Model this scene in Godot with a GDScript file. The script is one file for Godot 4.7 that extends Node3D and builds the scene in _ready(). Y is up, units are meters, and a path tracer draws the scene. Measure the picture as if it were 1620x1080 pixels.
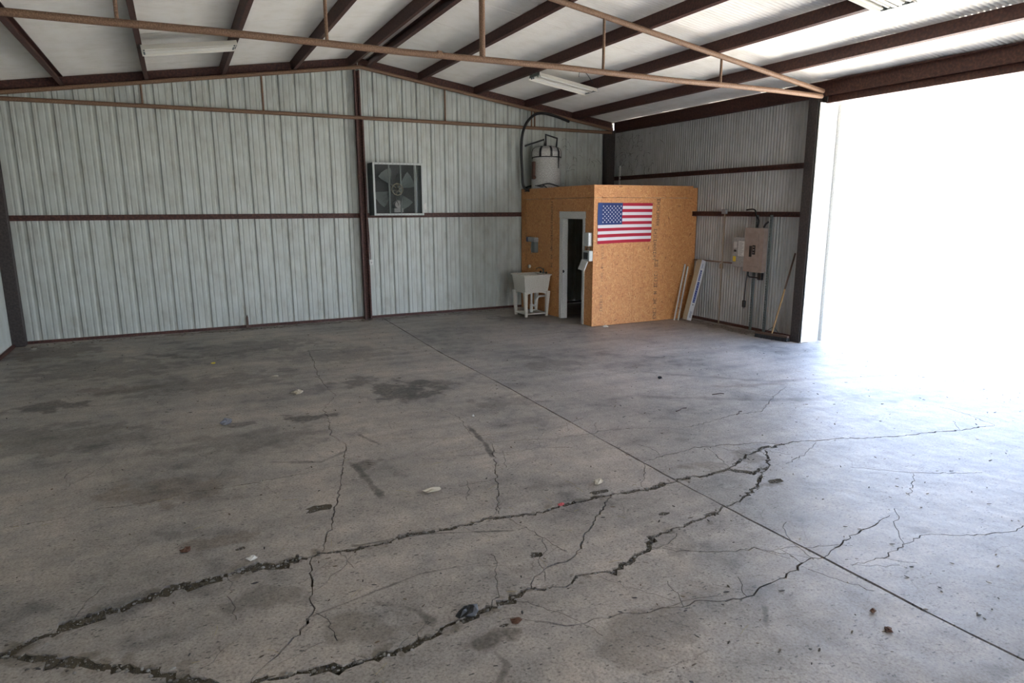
extends Node3D
# An empty metal workshop: corrugated walls and roof on a welded steel frame, cracked concrete floor, OSB booth in the corner, open door bay on the right.

const RIDGE_X := 3.52
const PEAK := 5.03
const SLOPE := 0.150
const LEFT_X := -2.68
const RIGHT_X := 9.72
const BACK_Z := -13.95
const FRONT_Z := 4.40
const BAY_Z := -7.85
const DOOR_Z0 := -7.80
const DOOR_Z1 := -3.55
const FRONT_X0 := 1.6
const FRONT_X1 := 5.6
const FRONT_TOP := 3.2

var rng := RandomNumberGenerator.new()
var M := {}
var used := {}

# Cracks of the slab: width in metres, then x, z pairs along the crack.
const CRACKS := [
	[0.02, 3.64, -13.10, 3.67, -9.90, 3.70, -7.61, 3.67, -5.59, 3.65, -4.21, 3.66, -3.38, 3.68, -2.73, 3.69, -2.05, 3.72, -1.54, 3.73, -1.33],
	[0.085, -1.19, -3.98, -1.04, -3.99, -0.93, -4.03, -0.82, -4.08, -0.69, -4.12, -0.57, -4.19, -0.47, -4.18, -0.37, -4.22, -0.24, -4.27, -0.13, -4.26, 0.09, -4.31, 0.25, -4.32, 0.36, -4.26, 0.55, -4.30, 0.68, -4.30],
	[0.036, 0.68, -4.30, 0.81, -4.27, 0.95, -4.26, 1.10, -4.23, 1.25, -4.29, 1.42, -4.26, 1.67, -4.24, 1.92, -4.25, 2.10, -4.20, 2.24, -4.17, 2.39, -4.18],
	[0.045, 2.39, -4.18, 2.63, -4.20, 2.83, -4.20, 3.09, -4.18, 3.29, -4.14, 3.55, -4.17, 3.73, -4.18],
	[0.055, 3.73, -4.18, 3.99, -4.15, 4.23, -4.15, 4.36, -4.00, 4.58, -4.04],
	[0.03, 4.57, -4.03, 4.28, -3.85, 4.17, -3.76, 3.94, -3.67, 3.79, -3.61, 3.68, -3.60],
	[0.045, 4.23, -4.15, 4.44, -4.26, 4.61, -4.32, 4.91, -4.41, 5.19, -4.39],
	[0.03, 4.57, -4.03, 4.80, -4.22, 4.90, -4.36],
	[0.016, 3.68, -4.65, 3.89, -4.68, 4.18, -4.70, 4.35, -4.72, 4.66, -4.64, 5.01, -4.54, 5.20, -4.40, 5.43, -4.39, 5.57, -4.31, 5.79, -4.29, 6.06, -4.15, 6.37, -4.05, 6.78, -3.96, 7.19, -3.86, 7.68, -3.79],
	[0.009, 4.63, -5.23, 5.01, -5.26, 5.42, -5.33, 5.86, -5.29, 6.42, -5.65, 6.94, -5.91],
	[0.009, 1.33, -6.61, 1.55, -6.47, 1.80, -6.32, 2.08, -6.18, 2.48, -6.00, 2.71, -5.99, 3.05, -5.93],
	[0.011, 1.19, -5.86, 1.32, -5.81, 1.53, -5.74, 1.72, -5.79, 1.88, -5.88, 2.28, -6.08],
	[0.009, 1.61, -5.75, 1.79, -5.74, 1.96, -5.70, 2.27, -5.70, 2.47, -5.77, 2.65, -5.76, 2.92, -5.69, 3.22, -5.57, 3.54, -5.54, 3.70, -5.52, 3.79, -5.57, 4.20, -5.46, 4.47, -5.32, 4.61, -5.20],
	[0.008, 1.96, -5.65, 2.28, -5.54, 2.53, -5.49, 2.80, -5.40, 2.98, -5.43, 3.29, -5.27],
	[0.011, 2.62, -5.72, 2.47, -5.32, 2.29, -4.91, 2.17, -4.63, 2.02, -4.29],
	[0.008, 2.64, -5.49, 2.47, -5.09],
	[0.008, 2.05, -4.99, 1.98, -4.80, 1.90, -4.64],
	[0.008, 2.58, -7.05, 2.66, -6.66, 2.55, -6.16, 2.57, -5.93],
	[0.011, 1.78, -11.21, 1.70, -10.21, 1.60, -9.38, 1.58, -8.73, 1.60, -8.21, 1.35, -7.68, 1.33, -7.26, 1.24, -6.67, 1.31, -6.36, 1.17, -5.84, 1.04, -5.35, 0.91, -4.94, 0.81, -4.62, 0.70, -4.32],
	[0.009, -1.41, -7.36, -0.83, -7.45, -0.46, -7.50, -0.17, -7.55, 0.13, -7.53, 0.34, -7.47, 0.67, -7.50, 1.00, -7.48, 1.29, -7.43],
	[0.009, 1.34, -7.52, 1.53, -7.56, 1.83, -7.55, 2.16, -7.55, 2.39, -7.59],
	[0.014, -1.50, -5.70, -1.36, -5.72, -1.20, -5.74, -0.97, -5.74, -0.74, -5.78, -0.41, -5.74, -0.25, -5.77, -0.10, -5.81, 0.14, -5.78, 0.48, -5.78, 0.74, -5.79, 0.98, -5.82, 1.17, -5.84],
	[0.066, -1.12, -4.01, -1.03, -3.96, -0.93, -3.90, -0.83, -3.86, -0.73, -3.77, -0.63, -3.69, -0.50, -3.62, -0.39, -3.54, -0.28, -3.44, -0.18, -3.35, -0.06, -3.24, 0.02, -3.15],
	[0.013, 0.10, -3.13, 0.18, -3.26, 0.27, -3.33, 0.38, -3.43, 0.45, -3.54, 0.51, -3.62, 0.53, -3.86, 0.57, -4.04, 0.62, -4.28],
	[0.01, 0.51, -3.62, 0.57, -3.54, 0.58, -3.39, 0.58, -3.31],
	[0.046, 0.08, -3.17, 0.22, -3.16, 0.33, -3.13, 0.45, -3.12, 0.55, -3.09, 0.69, -3.09, 0.82, -3.07, 0.95, -3.08, 1.09, -3.13, 1.24, -3.17, 1.41, -3.19, 1.58, -3.22, 1.73, -3.28, 1.82, -3.23],
	[0.032, 1.82, -3.23, 1.97, -3.20, 2.07, -3.26, 2.20, -3.24, 2.32, -3.20, 2.43, -3.25, 2.55, -3.29, 2.69, -3.33, 2.83, -3.46, 3.01, -3.48, 3.13, -3.49, 3.32, -3.51, 3.52, -3.56, 3.66, -3.61],
	[0.014, 2.69, -3.33, 2.87, -3.32, 3.03, -3.43],
	[0.013, 1.75, -3.28, 1.85, -3.40, 2.03, -3.45, 2.20, -3.48, 2.38, -3.66, 2.56, -3.81, 2.70, -3.94, 2.86, -4.08, 2.96, -4.16],
	[0.009, 2.06, -4.18, 2.13, -3.87, 2.19, -3.56],
	[0.013, 1.49, -3.08, 1.64, -2.97, 1.72, -2.90, 1.81, -2.84, 1.92, -2.83, 2.11, -2.80, 2.29, -2.74, 2.39, -2.74, 2.46, -2.70, 2.56, -2.71, 2.73, -2.64, 2.88, -2.60, 2.99, -2.64, 3.13, -2.65, 3.25, -2.67, 3.40, -2.70, 3.48, -2.75, 3.61, -2.74, 3.70, -2.72],
	[0.01, 2.73, -3.35, 2.89, -3.21, 3.15, -3.08, 3.36, -3.02, 3.44, -2.93, 3.54, -2.83, 3.61, -2.74],
	[0.007, 3.36, -3.01, 3.43, -2.89, 3.47, -2.81],
	[0.011, 3.70, -2.72, 3.92, -2.78, 4.12, -2.84, 4.33, -2.86, 4.43, -2.86, 4.66, -2.92],
	[0.008, 3.77, -2.57, 4.03, -2.54, 4.34, -2.59, 4.55, -2.61, 4.67, -2.58, 4.78, -2.50, 4.94, -2.44, 5.13, -2.39, 5.20, -2.36, 5.53, -2.36],
	[0.009, 3.47, -2.67, 3.52, -2.55, 3.57, -2.43, 3.62, -2.31],
	[0.008, 4.80, -4.02, 5.16, -4.11, 5.51, -4.28],
	[0.006, 5.25, -3.71, 5.46, -3.51, 5.60, -3.37, 5.90, -3.22, 6.17, -3.09],
	[0.006, 5.62, -3.34, 5.39, -3.21, 5.14, -3.08],
	[0.006, -1.17, -6.19, -1.00, -6.43, -0.75, -6.90, -0.61, -7.46],
	[0.007, 0.38, -9.61, 0.66, -9.14, 0.82, -8.68],
	[0.007, 7.84, -4.47, 7.82, -4.15, 7.68, -3.79],
	[0.007, 3.67, -4.63, 3.49, -4.41, 3.31, -4.20],
	[0.008, 4.46, -4.66, 4.37, -4.44, 4.28, -4.20],
	[0.007, 3.24, -5.76, 3.63, -5.91, 4.03, -6.09],
]

class Mesher:
	var v := PackedVector3Array()
	var n := PackedVector3Array()
	var uv := PackedVector2Array()
	var c := PackedColorArray()
	var colored := false
	var tint := Color(1, 1, 1)
	func tri(a: Vector3, b: Vector3, d: Vector3, na: Vector3, nb: Vector3, nd: Vector3, ua := Vector2.ZERO, ub := Vector2.ZERO, ud := Vector2.ZERO) -> void:
		# a, b, d run counter-clockwise seen from the front; Godot wants clockwise
		v.append(a); v.append(d); v.append(b)
		n.append(na); n.append(nd); n.append(nb)
		uv.append(ua); uv.append(ud); uv.append(ub)
		if colored:
			c.append(tint); c.append(tint); c.append(tint)
	func poly(p: Array, out := Vector3.ZERO, uvs: Array = []) -> void:
		var nn: Vector3 = (p[1] - p[0]).cross(p[2] - p[0]).normalized()
		var q := p.duplicate()
		var w := uvs.duplicate()
		if out != Vector3.ZERO and nn.dot(out) < 0.0:
			q.reverse()
			w.reverse()
			nn = -nn
		for i in range(1, q.size() - 1):
			if w.is_empty():
				tri(q[0], q[i], q[i + 1], nn, nn, nn)
			else:
				tri(q[0], q[i], q[i + 1], nn, nn, nn, w[0], w[i], w[i + 1])
	func smooth(p: Array, ns: Array) -> void:
		# quad with its own corner normals
		var nn: Vector3 = (p[1] - p[0]).cross(p[2] - p[0])
		if nn.dot(ns[0] + ns[1] + ns[2]) < 0.0:
			tri(p[0], p[2], p[1], ns[0], ns[2], ns[1])
			tri(p[0], p[3], p[2], ns[0], ns[3], ns[2])
		else:
			tri(p[0], p[1], p[2], ns[0], ns[1], ns[2])
			tri(p[0], p[2], p[3], ns[0], ns[2], ns[3])
	func box(at: Vector3, s: Vector3, b := Basis(), ch := 0.0) -> void:
		var h := s * 0.5
		var ax := [b.x, b.y, b.z]
		ch = minf(ch, 0.45 * minf(s.x, minf(s.y, s.z)))
		var e := [h.x, h.y, h.z]
		for a in 3:
			var p: int = (a + 1) % 3
			var q: int = (a + 2) % 3
			for sg in [-1.0, 1.0]:
				var pts := []
				for k in [[-1, -1], [1, -1], [1, 1], [-1, 1]]:
					pts.append(at + ax[a] * (sg * e[a]) + ax[p] * (k[0] * (e[p] - ch)) + ax[q] * (k[1] * (e[q] - ch)))
				poly(pts, ax[a] * sg)
		if ch <= 0.0:
			return
		for a in 3:
			var p: int = (a + 1) % 3
			var q: int = (a + 2) % 3
			for s1 in [-1.0, 1.0]:
				for s2 in [-1.0, 1.0]:
					var u: Vector3 = ax[p] * (s1 * e[p]) + ax[q] * (s2 * (e[q] - ch))
					var w: Vector3 = ax[p] * (s1 * (e[p] - ch)) + ax[q] * (s2 * e[q])
					var l: Vector3 = ax[a] * (e[a] - ch)
					poly([at + u - l, at + u + l, at + w + l, at + w - l], ax[p] * s1 + ax[q] * s2)
		for sx in [-1.0, 1.0]:
			for sy in [-1.0, 1.0]:
				for sz in [-1.0, 1.0]:
					var o: Vector3 = ax[0] * sx + ax[1] * sy + ax[2] * sz
					var k0: Vector3 = ax[0] * (sx * e[0]) + ax[1] * (sy * (e[1] - ch)) + ax[2] * (sz * (e[2] - ch))
					var k1: Vector3 = ax[0] * (sx * (e[0] - ch)) + ax[1] * (sy * e[1]) + ax[2] * (sz * (e[2] - ch))
					var k2: Vector3 = ax[0] * (sx * (e[0] - ch)) + ax[1] * (sy * (e[1] - ch)) + ax[2] * (sz * e[2])
					poly([at + k0, at + k1, at + k2], o)
	func tube(pts: Array, r: Variant, seg := 10, caps := true) -> void:
		var rings := []
		var norms := []
		var up := Vector3.UP
		for i in pts.size():
			var t: Vector3 = (pts[mini(i + 1, pts.size() - 1)] - pts[maxi(i - 1, 0)]).normalized()
			if i == 0 and absf(t.dot(up)) > 0.95:
				up = Vector3.RIGHT
			var sd := t.cross(up).normalized()
			up = sd.cross(t).normalized()
			var ring := []
			var nr := []
			var rad: float = r[i] if r is Array else r
			for k in seg:
				var d := sd * cos(TAU * k / seg) + up * sin(TAU * k / seg)
				ring.append(pts[i] + d * rad)
				nr.append(d)
			rings.append(ring)
			norms.append(nr)
		for i in pts.size() - 1:
			for k in seg:
				var j := (k + 1) % seg
				smooth([rings[i][k], rings[i][j], rings[i + 1][j], rings[i + 1][k]], [norms[i][k], norms[i][j], norms[i + 1][j], norms[i + 1][k]])
		if caps:
			poly(rings[0], pts[0] - pts[1])
			poly(rings[-1], pts[-1] - pts[-2])
	func lathe(prof: Array, seg: int, xf := Transform3D()) -> void:
		for i in prof.size() - 1:
			var a: Vector2 = prof[i]
			var b: Vector2 = prof[i + 1]
			var d := b - a
			var pn := Vector2(d.y, -d.x).normalized()
			for k in seg:
				var t0 := TAU * k / seg
				var t1 := TAU * (k + 1) / seg
				var r0 := Vector3(cos(t0), 0, sin(t0))
				var r1 := Vector3(cos(t1), 0, sin(t1))
				var n0 := xf.basis * (r0 * pn.x + Vector3.UP * pn.y)
				var n1 := xf.basis * (r1 * pn.x + Vector3.UP * pn.y)
				smooth([xf * (r0 * a.x + Vector3.UP * a.y), xf * (r1 * a.x + Vector3.UP * a.y), xf * (r1 * b.x + Vector3.UP * b.y), xf * (r0 * b.x + Vector3.UP * b.y)], [n0, n1, n1, n0])
	func prism(poly2: PackedVector2Array, o: Vector3, ux: Vector3, uy: Vector3, depth: Vector3) -> void:
		# polygon in the plane (ux, uy) at o, pushed along depth
		var cc := poly2.duplicate()
		if Geometry2D.is_polygon_clockwise(cc):
			cc.reverse()
		var ids := Geometry2D.triangulate_polygon(cc)
		var ctr := Vector2.ZERO
		for i in range(0, ids.size(), 3):
			var t := []
			for k in 3:
				t.append(o + ux * cc[ids[i + k]].x + uy * cc[ids[i + k]].y)
			poly(t, -depth)
			poly([t[0] + depth, t[1] + depth, t[2] + depth], depth)
		for i in cc.size():
			var a: Vector2 = cc[i]
			var b: Vector2 = cc[(i + 1) % cc.size()]
			var e := b - a
			var outw := ux * e.y - uy * e.x
			var pa := o + ux * a.x + uy * a.y
			var pb := o + ux * b.x + uy * b.y
			poly([pa, pb, pb + depth, pa + depth], outw)
	func mesh() -> ArrayMesh:
		var arr := []
		arr.resize(Mesh.ARRAY_MAX)
		arr[Mesh.ARRAY_VERTEX] = v
		arr[Mesh.ARRAY_NORMAL] = n
		arr[Mesh.ARRAY_TEX_UV] = uv
		if colored:
			arr[Mesh.ARRAY_COLOR] = c
		var m := ArrayMesh.new()
		m.add_surface_from_arrays(Mesh.PRIMITIVE_TRIANGLES, arr)
		return m

func numbered(called: String) -> String:
	var k: int = used.get(called, 0)
	used[called] = k + 1
	return called if k == 0 else "%s_%03d" % [called, k]

func put(parent: Node, called: String, shape: Variant, m: Material) -> MeshInstance3D:
	var o := MeshInstance3D.new()
	o.name = called if parent != self else numbered(called)
	o.mesh = shape.mesh() if shape is Mesher else shape
	o.material_override = m
	parent.add_child(o, true)
	return o

func tag(o: Node, label: String, category: String, group := "", kind := "") -> Node:
	if label: o.set_meta("label", label)
	if category: o.set_meta("category", category)
	if group: o.set_meta("group", group)
	if kind: o.set_meta("kind", kind)
	return o

func thing(called: String, label: String, category: String, at := Vector3.ZERO, turn := 0.0, group := "") -> Node3D:
	var o := Node3D.new()
	o.name = numbered(called)
	add_child(o, true)
	o.position = at
	o.rotation.y = turn
	tag(o, label, category, group)
	return o

func setting(called: String) -> Node3D:
	var o := Node3D.new()
	o.name = called
	add_child(o, true)
	o.set_meta("kind", "structure")
	return o

func rgb(r: int, g: int, b: int) -> Color:
	return Color8(r, g, b)

func plain(c: Color, rough := 0.7, metal := 0.0) -> StandardMaterial3D:
	var m := StandardMaterial3D.new()
	m.albedo_color = c
	m.roughness = rough
	m.metallic = metal
	return m

func noise(freq: float, sd: int, octaves := 4) -> FastNoiseLite:
	var f := FastNoiseLite.new()
	f.noise_type = FastNoiseLite.TYPE_SIMPLEX_SMOOTH
	f.seed = sd
	f.frequency = freq
	f.fractal_octaves = octaves
	return f

# A surface whose colour wanders between the given tones; scale is repeats per metre.
func mottled(tones: Array, rough: float, freq: float, scale: Vector3, sd: int, metal := 0.0, relief := 0.0) -> StandardMaterial3D:
	var g := Gradient.new()
	var off := PackedFloat32Array()
	var col := PackedColorArray()
	for i in tones.size():
		off.append(tones[i][0])
		col.append(tones[i][1])
	g.offsets = off
	g.colors = col
	var t := NoiseTexture2D.new()
	t.width = 512
	t.height = 512
	t.seamless = true
	t.noise = noise(freq, sd, 5)
	t.color_ramp = g
	var m := StandardMaterial3D.new()
	m.albedo_texture = t
	m.roughness = rough
	m.metallic = metal
	m.uv1_triplanar = true
	m.uv1_world_triplanar = true
	m.uv1_scale = scale
	if relief > 0.0:
		var b := NoiseTexture2D.new()
		b.width = 512
		b.height = 512
		b.seamless = true
		b.as_normal_map = true
		b.bump_strength = 4.0
		b.noise = noise(freq * 3.0, sd + 7, 4)
		m.normal_enabled = true
		m.normal_texture = b
		m.normal_scale = relief
	return m

func chord(x: float) -> float:
	return PEAK - SLOPE * absf(x - RIDGE_X)

func make_materials() -> void:
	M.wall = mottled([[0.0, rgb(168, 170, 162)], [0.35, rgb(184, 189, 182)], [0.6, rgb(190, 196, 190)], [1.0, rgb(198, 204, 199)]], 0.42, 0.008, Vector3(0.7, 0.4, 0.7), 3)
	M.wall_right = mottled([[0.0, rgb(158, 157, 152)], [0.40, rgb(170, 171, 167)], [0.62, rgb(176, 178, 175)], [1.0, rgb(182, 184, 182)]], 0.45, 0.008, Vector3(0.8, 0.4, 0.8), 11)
	M.roof = mottled([[0.0, rgb(226, 222, 212)], [0.5, rgb(238, 235, 228)], [1.0, rgb(242, 240, 235)]], 0.45, 0.01, Vector3(0.5, 0.5, 0.5), 5)
	M.oxide = mottled([[0.0, rgb(52, 32, 28)], [0.45, rgb(76, 46, 39)], [0.7, rgb(88, 55, 46)], [1.0, rgb(108, 74, 58)]], 0.62, 0.03, Vector3(1.2, 1.2, 1.2), 21)
	M.rust_pipe = mottled([[0.0, rgb(90, 66, 50)], [0.45, rgb(122, 94, 73)], [0.7, rgb(144, 114, 90)], [1.0, rgb(160, 132, 106)]], 0.62, 0.05, Vector3(2.0, 2.0, 2.0), 22)
	M.column = mottled([[0.0, rgb(44, 40, 39)], [0.5, rgb(60, 54, 52)], [1.0, rgb(78, 70, 66)]], 0.6, 0.03, Vector3(1.4, 1.4, 1.4), 23)
	M.galv = mottled([[0.0, rgb(140, 144, 142)], [0.5, rgb(182, 187, 184)], [1.0, rgb(204, 208, 205)]], 0.45, 0.06, Vector3(3, 3, 3), 24, 0.15)
	M.galv_dull = mottled([[0.0, rgb(84, 92, 90)], [0.5, rgb(112, 120, 117)], [1.0, rgb(134, 140, 136)]], 0.6, 0.05, Vector3(3, 3, 3), 25, 0.2)
	M.white_trim = mottled([[0.0, rgb(190, 190, 184)], [0.5, rgb(214, 214, 208)], [1.0, rgb(224, 224, 220)]], 0.5, 0.03, Vector3(2, 2, 2), 26)
	M.plastic = mottled([[0.0, rgb(186, 180, 164)], [0.4, rgb(212, 208, 196)], [1.0, rgb(222, 219, 209)]], 0.45, 0.02, Vector3(3, 3, 3), 27)
	M.black = plain(rgb(24, 24, 25), 0.5)
	M.dark_steel = plain(rgb(44, 44, 44), 0.55, 0.3)
	M.soil = mottled([[0.0, rgb(52, 46, 37)], [0.45, rgb(78, 70, 55)], [0.7, rgb(98, 89, 70)], [1.0, rgb(128, 118, 97)]], 0.95, 0.06, Vector3(5, 5, 5), 31, 0.0, 1.0)
	M.apron = mottled([[0.0, rgb(206, 196, 178)], [0.5, rgb(216, 208, 192)], [1.0, rgb(224, 217, 203)]], 0.9, 0.02, Vector3(0.3, 0.3, 0.3), 32)
	M.fixture = plain(rgb(226, 222, 210), 0.4)
	M.tube = plain(rgb(232, 230, 222), 0.25)
	M.wood = mottled([[0.0, rgb(120, 92, 58)], [0.5, rgb(168, 136, 92)], [1.0, rgb(196, 166, 120)]], 0.6, 0.03, Vector3(6, 1, 6), 33)
	M.wood_dark = mottled([[0.0, rgb(56, 42, 34)], [0.5, rgb(82, 62, 50)], [1.0, rgb(104, 82, 66)]], 0.6, 0.03, Vector3(6, 1, 6), 34)
	M.panel_tan = mottled([[0.0, rgb(140, 124, 114)], [0.5, rgb(150, 134, 124)], [1.0, rgb(158, 143, 133)]], 0.5, 0.006, Vector3(2, 2, 2), 35)
	M.panel_grey = mottled([[0.0, rgb(132, 132, 130)], [0.5, rgb(150, 150, 147)], [1.0, rgb(164, 164, 161)]], 0.5, 0.02, Vector3(2, 2, 2), 36)
	M.conduit = mottled([[0.0, rgb(112, 96, 78)], [0.5, rgb(146, 132, 112)], [1.0, rgb(168, 156, 138)]], 0.5, 0.05, Vector3(3, 3, 3), 37, 0.2)

# spalled hollows in the slab: x, z, half sizes
const HOLLOWS := [[0.80, -5.02, 0.115, 0.075], [4.40, -3.78, 0.09, 0.04], [3.15, -3.72, 0.05, 0.03], [1.98, -3.62, 0.055, 0.04], [2.93, -4.28, 0.10, 0.04], [0.2, -4.62, 0.04, 0.03], [1.45, -3.02, 0.03, 0.02]]

# ---------------------------------------------------------------- floor
func floor_material() -> Array:
	# Concrete colour over 12.6 x 12.6 m: patches, oil, tyre marks, grit.
	var N := 2048
	var n1 := noise(0.0032, 41, 3).get_image(N, N, false, false, false).get_data()
	var n2 := noise(0.016, 42, 4).get_image(N, N, false, false, false).get_data()
	var fz := noise(0.05, 43, 4)
	var n3 := fz.get_image(N, N, false, false, false).get_data()
	# sweeping streaks: noise stretched across the hall
	var st := noise(0.02, 44, 5).get_image(N / 8, N, false, false, false)
	st.resize(N, N, Image.INTERPOLATE_BILINEAR)
	st.convert(Image.FORMAT_L8)
	var n4 := st.get_data()
	var im := PackedByteArray()
	im.resize(N * N * 3)
	var g := RandomNumberGenerator.new()
	g.seed = 5
	var grit := PackedFloat32Array()
	for i in 4099:
		grit.append(g.randfn(0.0, 0.045))
	# joint line: which slab a texel lies on
	var jl: Array = CRACKS[0]
	for y in N:
		var wz := -14.1 + 12.6 * y / N
		var jx: float = jl[1]
		for k in range(1, jl.size() - 3, 2):
			if wz >= jl[k + 1]:
				jx = lerpf(jl[k], jl[k + 2], (wz - jl[k + 1]) / (jl[k + 3] - jl[k + 1]))
		var jp := int((jx + 2.8) / 12.6 * N)
		for x in N:
			var i := y * N + x
			var a := (n1[i] - 128) / 128.0
			var b := (n2[i] - 128) / 128.0
			var c := (n3[i] - 128) / 128.0
			var f := 1.0 + 0.13 * a + 0.07 * b + 0.07 * c + 0.10 * (n4[i] - 128) / 128.0 + grit[(i * 7 + y * 131) % 4099]
			if b + a < -0.45:
				f -= (-0.45 - b - a) * 0.22
			var w := clampf(a * 0.8 + b * 0.6, -1.0, 1.0)
			if x < jp:
				im[i * 3] = clampi(int(f * (168 + 4 * w)), 0, 255)
				im[i * 3 + 1] = clampi(int(f * (158 + 1 * w)), 0, 255)
				im[i * 3 + 2] = clampi(int(f * (147 - 3 * w)), 0, 255)
			else:
				im[i * 3] = clampi(int(f * (159 + 3 * w)), 0, 255)
				im[i * 3 + 1] = clampi(int(f * 151), 0, 255)
				im[i * 3 + 2] = clampi(int(f * (142 - 2 * w)), 0, 255)
	var img := Image.create_from_data(N, N, false, Image.FORMAT_RGB8, im)
	# oil and damp stains, other dark blots: x, z, half sizes, turn, strength, colour
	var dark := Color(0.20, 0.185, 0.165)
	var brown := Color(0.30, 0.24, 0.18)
	for s in [[2.44, -8.05, 0.42, 0.55, 0.3, 0.55, dark], [2.9, -8.15, 0.35, 0.3, 0.0, 0.35, dark], [1.96, -8.75, 0.30, 0.28, 0.2, 0.4, dark], [1.1, -7.45, 0.35, 0.16, 0.3, 0.6, dark], [0.45, -7.5, 0.18, 0.10, 0.0, 0.4, dark],
			[1.30, -2.93, 0.17, 0.10, -0.5, 0.55, Color(0.27, 0.24, 0.20)], [-1.56, -9.25, 0.4, 0.25, 0.1, 0.5, dark], [-0.9, -9.8, 0.5, 0.2, 0.1, 0.3, brown], [-0.3, -5.9, 0.6, 0.3, 0.3, 0.3, brown], [0.1, -4.8, 0.25, 0.12, 0.2, 0.3, brown],
			[0.3, -3.9, 0.35, 0.14, 0.3, 0.3, dark], [0.75, -3.35, 0.28, 0.16, 0.2, 0.3, Color(0.28, 0.25, 0.21)], [4.62, -4.25, 0.20, 0.22, 0.2, 0.55, Color(0.38, 0.34, 0.28)], [4.15, -4.3, 0.25, 0.10, 0.3, 0.4, Color(0.36, 0.32, 0.26)], [4.35, -3.75, 0.10, 0.06, 0.2, 0.6, brown], [4.6, -2.67, 0.2, 0.07, 0.3, 0.45, Color(0.36, 0.31, 0.25)],
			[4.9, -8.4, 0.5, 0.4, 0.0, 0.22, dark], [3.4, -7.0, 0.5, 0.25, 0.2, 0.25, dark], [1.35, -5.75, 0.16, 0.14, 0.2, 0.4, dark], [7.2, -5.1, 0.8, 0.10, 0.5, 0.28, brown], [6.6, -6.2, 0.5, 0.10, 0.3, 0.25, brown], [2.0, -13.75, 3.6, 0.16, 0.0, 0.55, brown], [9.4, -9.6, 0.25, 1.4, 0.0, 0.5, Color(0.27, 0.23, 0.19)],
			[-1.2, -11.2, 1.3, 0.8, 0.1, 0.28, dark], [0.9, -11.9, 1.4, 0.6, 0.0, 0.25, dark], [-1.4, -7.9, 1.1, 0.6, 0.3, 0.25, dark], [0.2, -9.6, 1.2, 0.5, -0.1, 0.25, dark], [2.2, -10.6, 1.0, 0.6, 0.2, 0.2, dark], [0.5, -6.9, 0.9, 0.35, 0.2, 0.22, dark],  # broad noisy blots that darken the floor at the far left
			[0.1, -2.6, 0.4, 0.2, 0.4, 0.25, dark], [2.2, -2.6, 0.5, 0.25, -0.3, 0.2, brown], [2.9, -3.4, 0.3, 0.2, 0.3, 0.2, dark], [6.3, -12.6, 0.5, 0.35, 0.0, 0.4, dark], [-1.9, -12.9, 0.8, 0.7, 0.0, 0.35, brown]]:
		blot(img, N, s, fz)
	# tyre and drag marks: half width, strength, points
	for k in [[0.045, 0.5, [1.24, -5.85, 1.28, -5.45, 1.30, -4.98]], [0.03, 0.55, [2.62, -6.35, 2.56, -5.75, 2.47, -5.40]], [0.035, 0.4, [0.87, -3.55, 0.98, -3.47, 1.06, -3.36, 1.10, -3.22]], [0.03, 0.3, [0.6, -6.2, 1.0, -6.0, 1.3, -6.2]], [0.02, 0.4, [2.75, -2.35, 2.9, -2.5]], [0.025, 0.35, [1.5, -6.6, 1.62, -6.2]],
			[0.07, 0.22, [5.0, -6.4, 6.4, -5.5, 8.2, -5.0, 9.7, -4.4]], [0.07, 0.2, [5.8, -7.4, 7.0, -6.2, 9.7, -5.4]], [0.012, 0.45, [0.9, -4.3, 1.4, -4.25, 2.0, -4.0]], [0.010, 0.4, [0.5, -3.6, 1.2, -3.75, 1.6, -3.7]], [0.02, 0.3, [1.2, -2.6, 1.32, -2.72, 1.3, -2.85]]]:
		var pts: Array = k[2]
		for i in range(0, pts.size() - 3, 2):
			var a := Vector2(pts[i], pts[i + 1])
			var b := Vector2(pts[i + 2], pts[i + 3])
			var cnt := int(a.distance_to(b) / (k[0] * 0.5)) + 1
			for q in cnt:
				var p := a.lerp(b, float(q) / cnt)
				blot(img, N, [p.x, p.y, k[0] * g.randf_range(0.7, 1.1), k[0], 0.0, k[1] * 0.35, dark], fz)
	# soil tracked out of the widest cracks
	for ci in range(1, CRACKS.size()):
		var k: Array = CRACKS[ci]
		if k[0] < 0.03: continue
		for i in range(1, k.size() - 3, 2):
			var a := Vector2(k[i], k[i + 1])
			var b := Vector2(k[i + 2], k[i + 3])
			for q in int(a.distance_to(b) / 0.07) + 1:
				var p := a.lerp(b, g.randf()) + Vector2(g.randfn(0, 0.03), g.randfn(0, 0.03))
				var rr: float = k[0] * g.randf_range(0.5, 1.1)
				blot(img, N, [p.x, p.y, rr, rr * 0.6, g.randf() * 3.0, g.randf_range(0.15, 0.45), Color(0.34, 0.30, 0.24)], fz)
	# grit, chips and scratches
	for i in 14000:
		var x := g.randi() % (N - 12)
		var y := int(sqrt(g.randf()) * (N - 12))
		var l := 1 + g.randi() % 4
		var d := g.randf_range(0.35, 0.8)
		var pale := g.randf() < 0.16
		for q in l:
			var px := x + q
			var py := y + int(q * g.randf_range(-0.4, 0.8))
			if py < 0 or py >= N: continue
			var o := img.get_pixel(px, py)
			img.set_pixel(px, py, o.lerp(Color(0.82, 0.8, 0.76), 0.4) if pale else Color(o.r * d, o.g * d, o.b * d))
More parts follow.
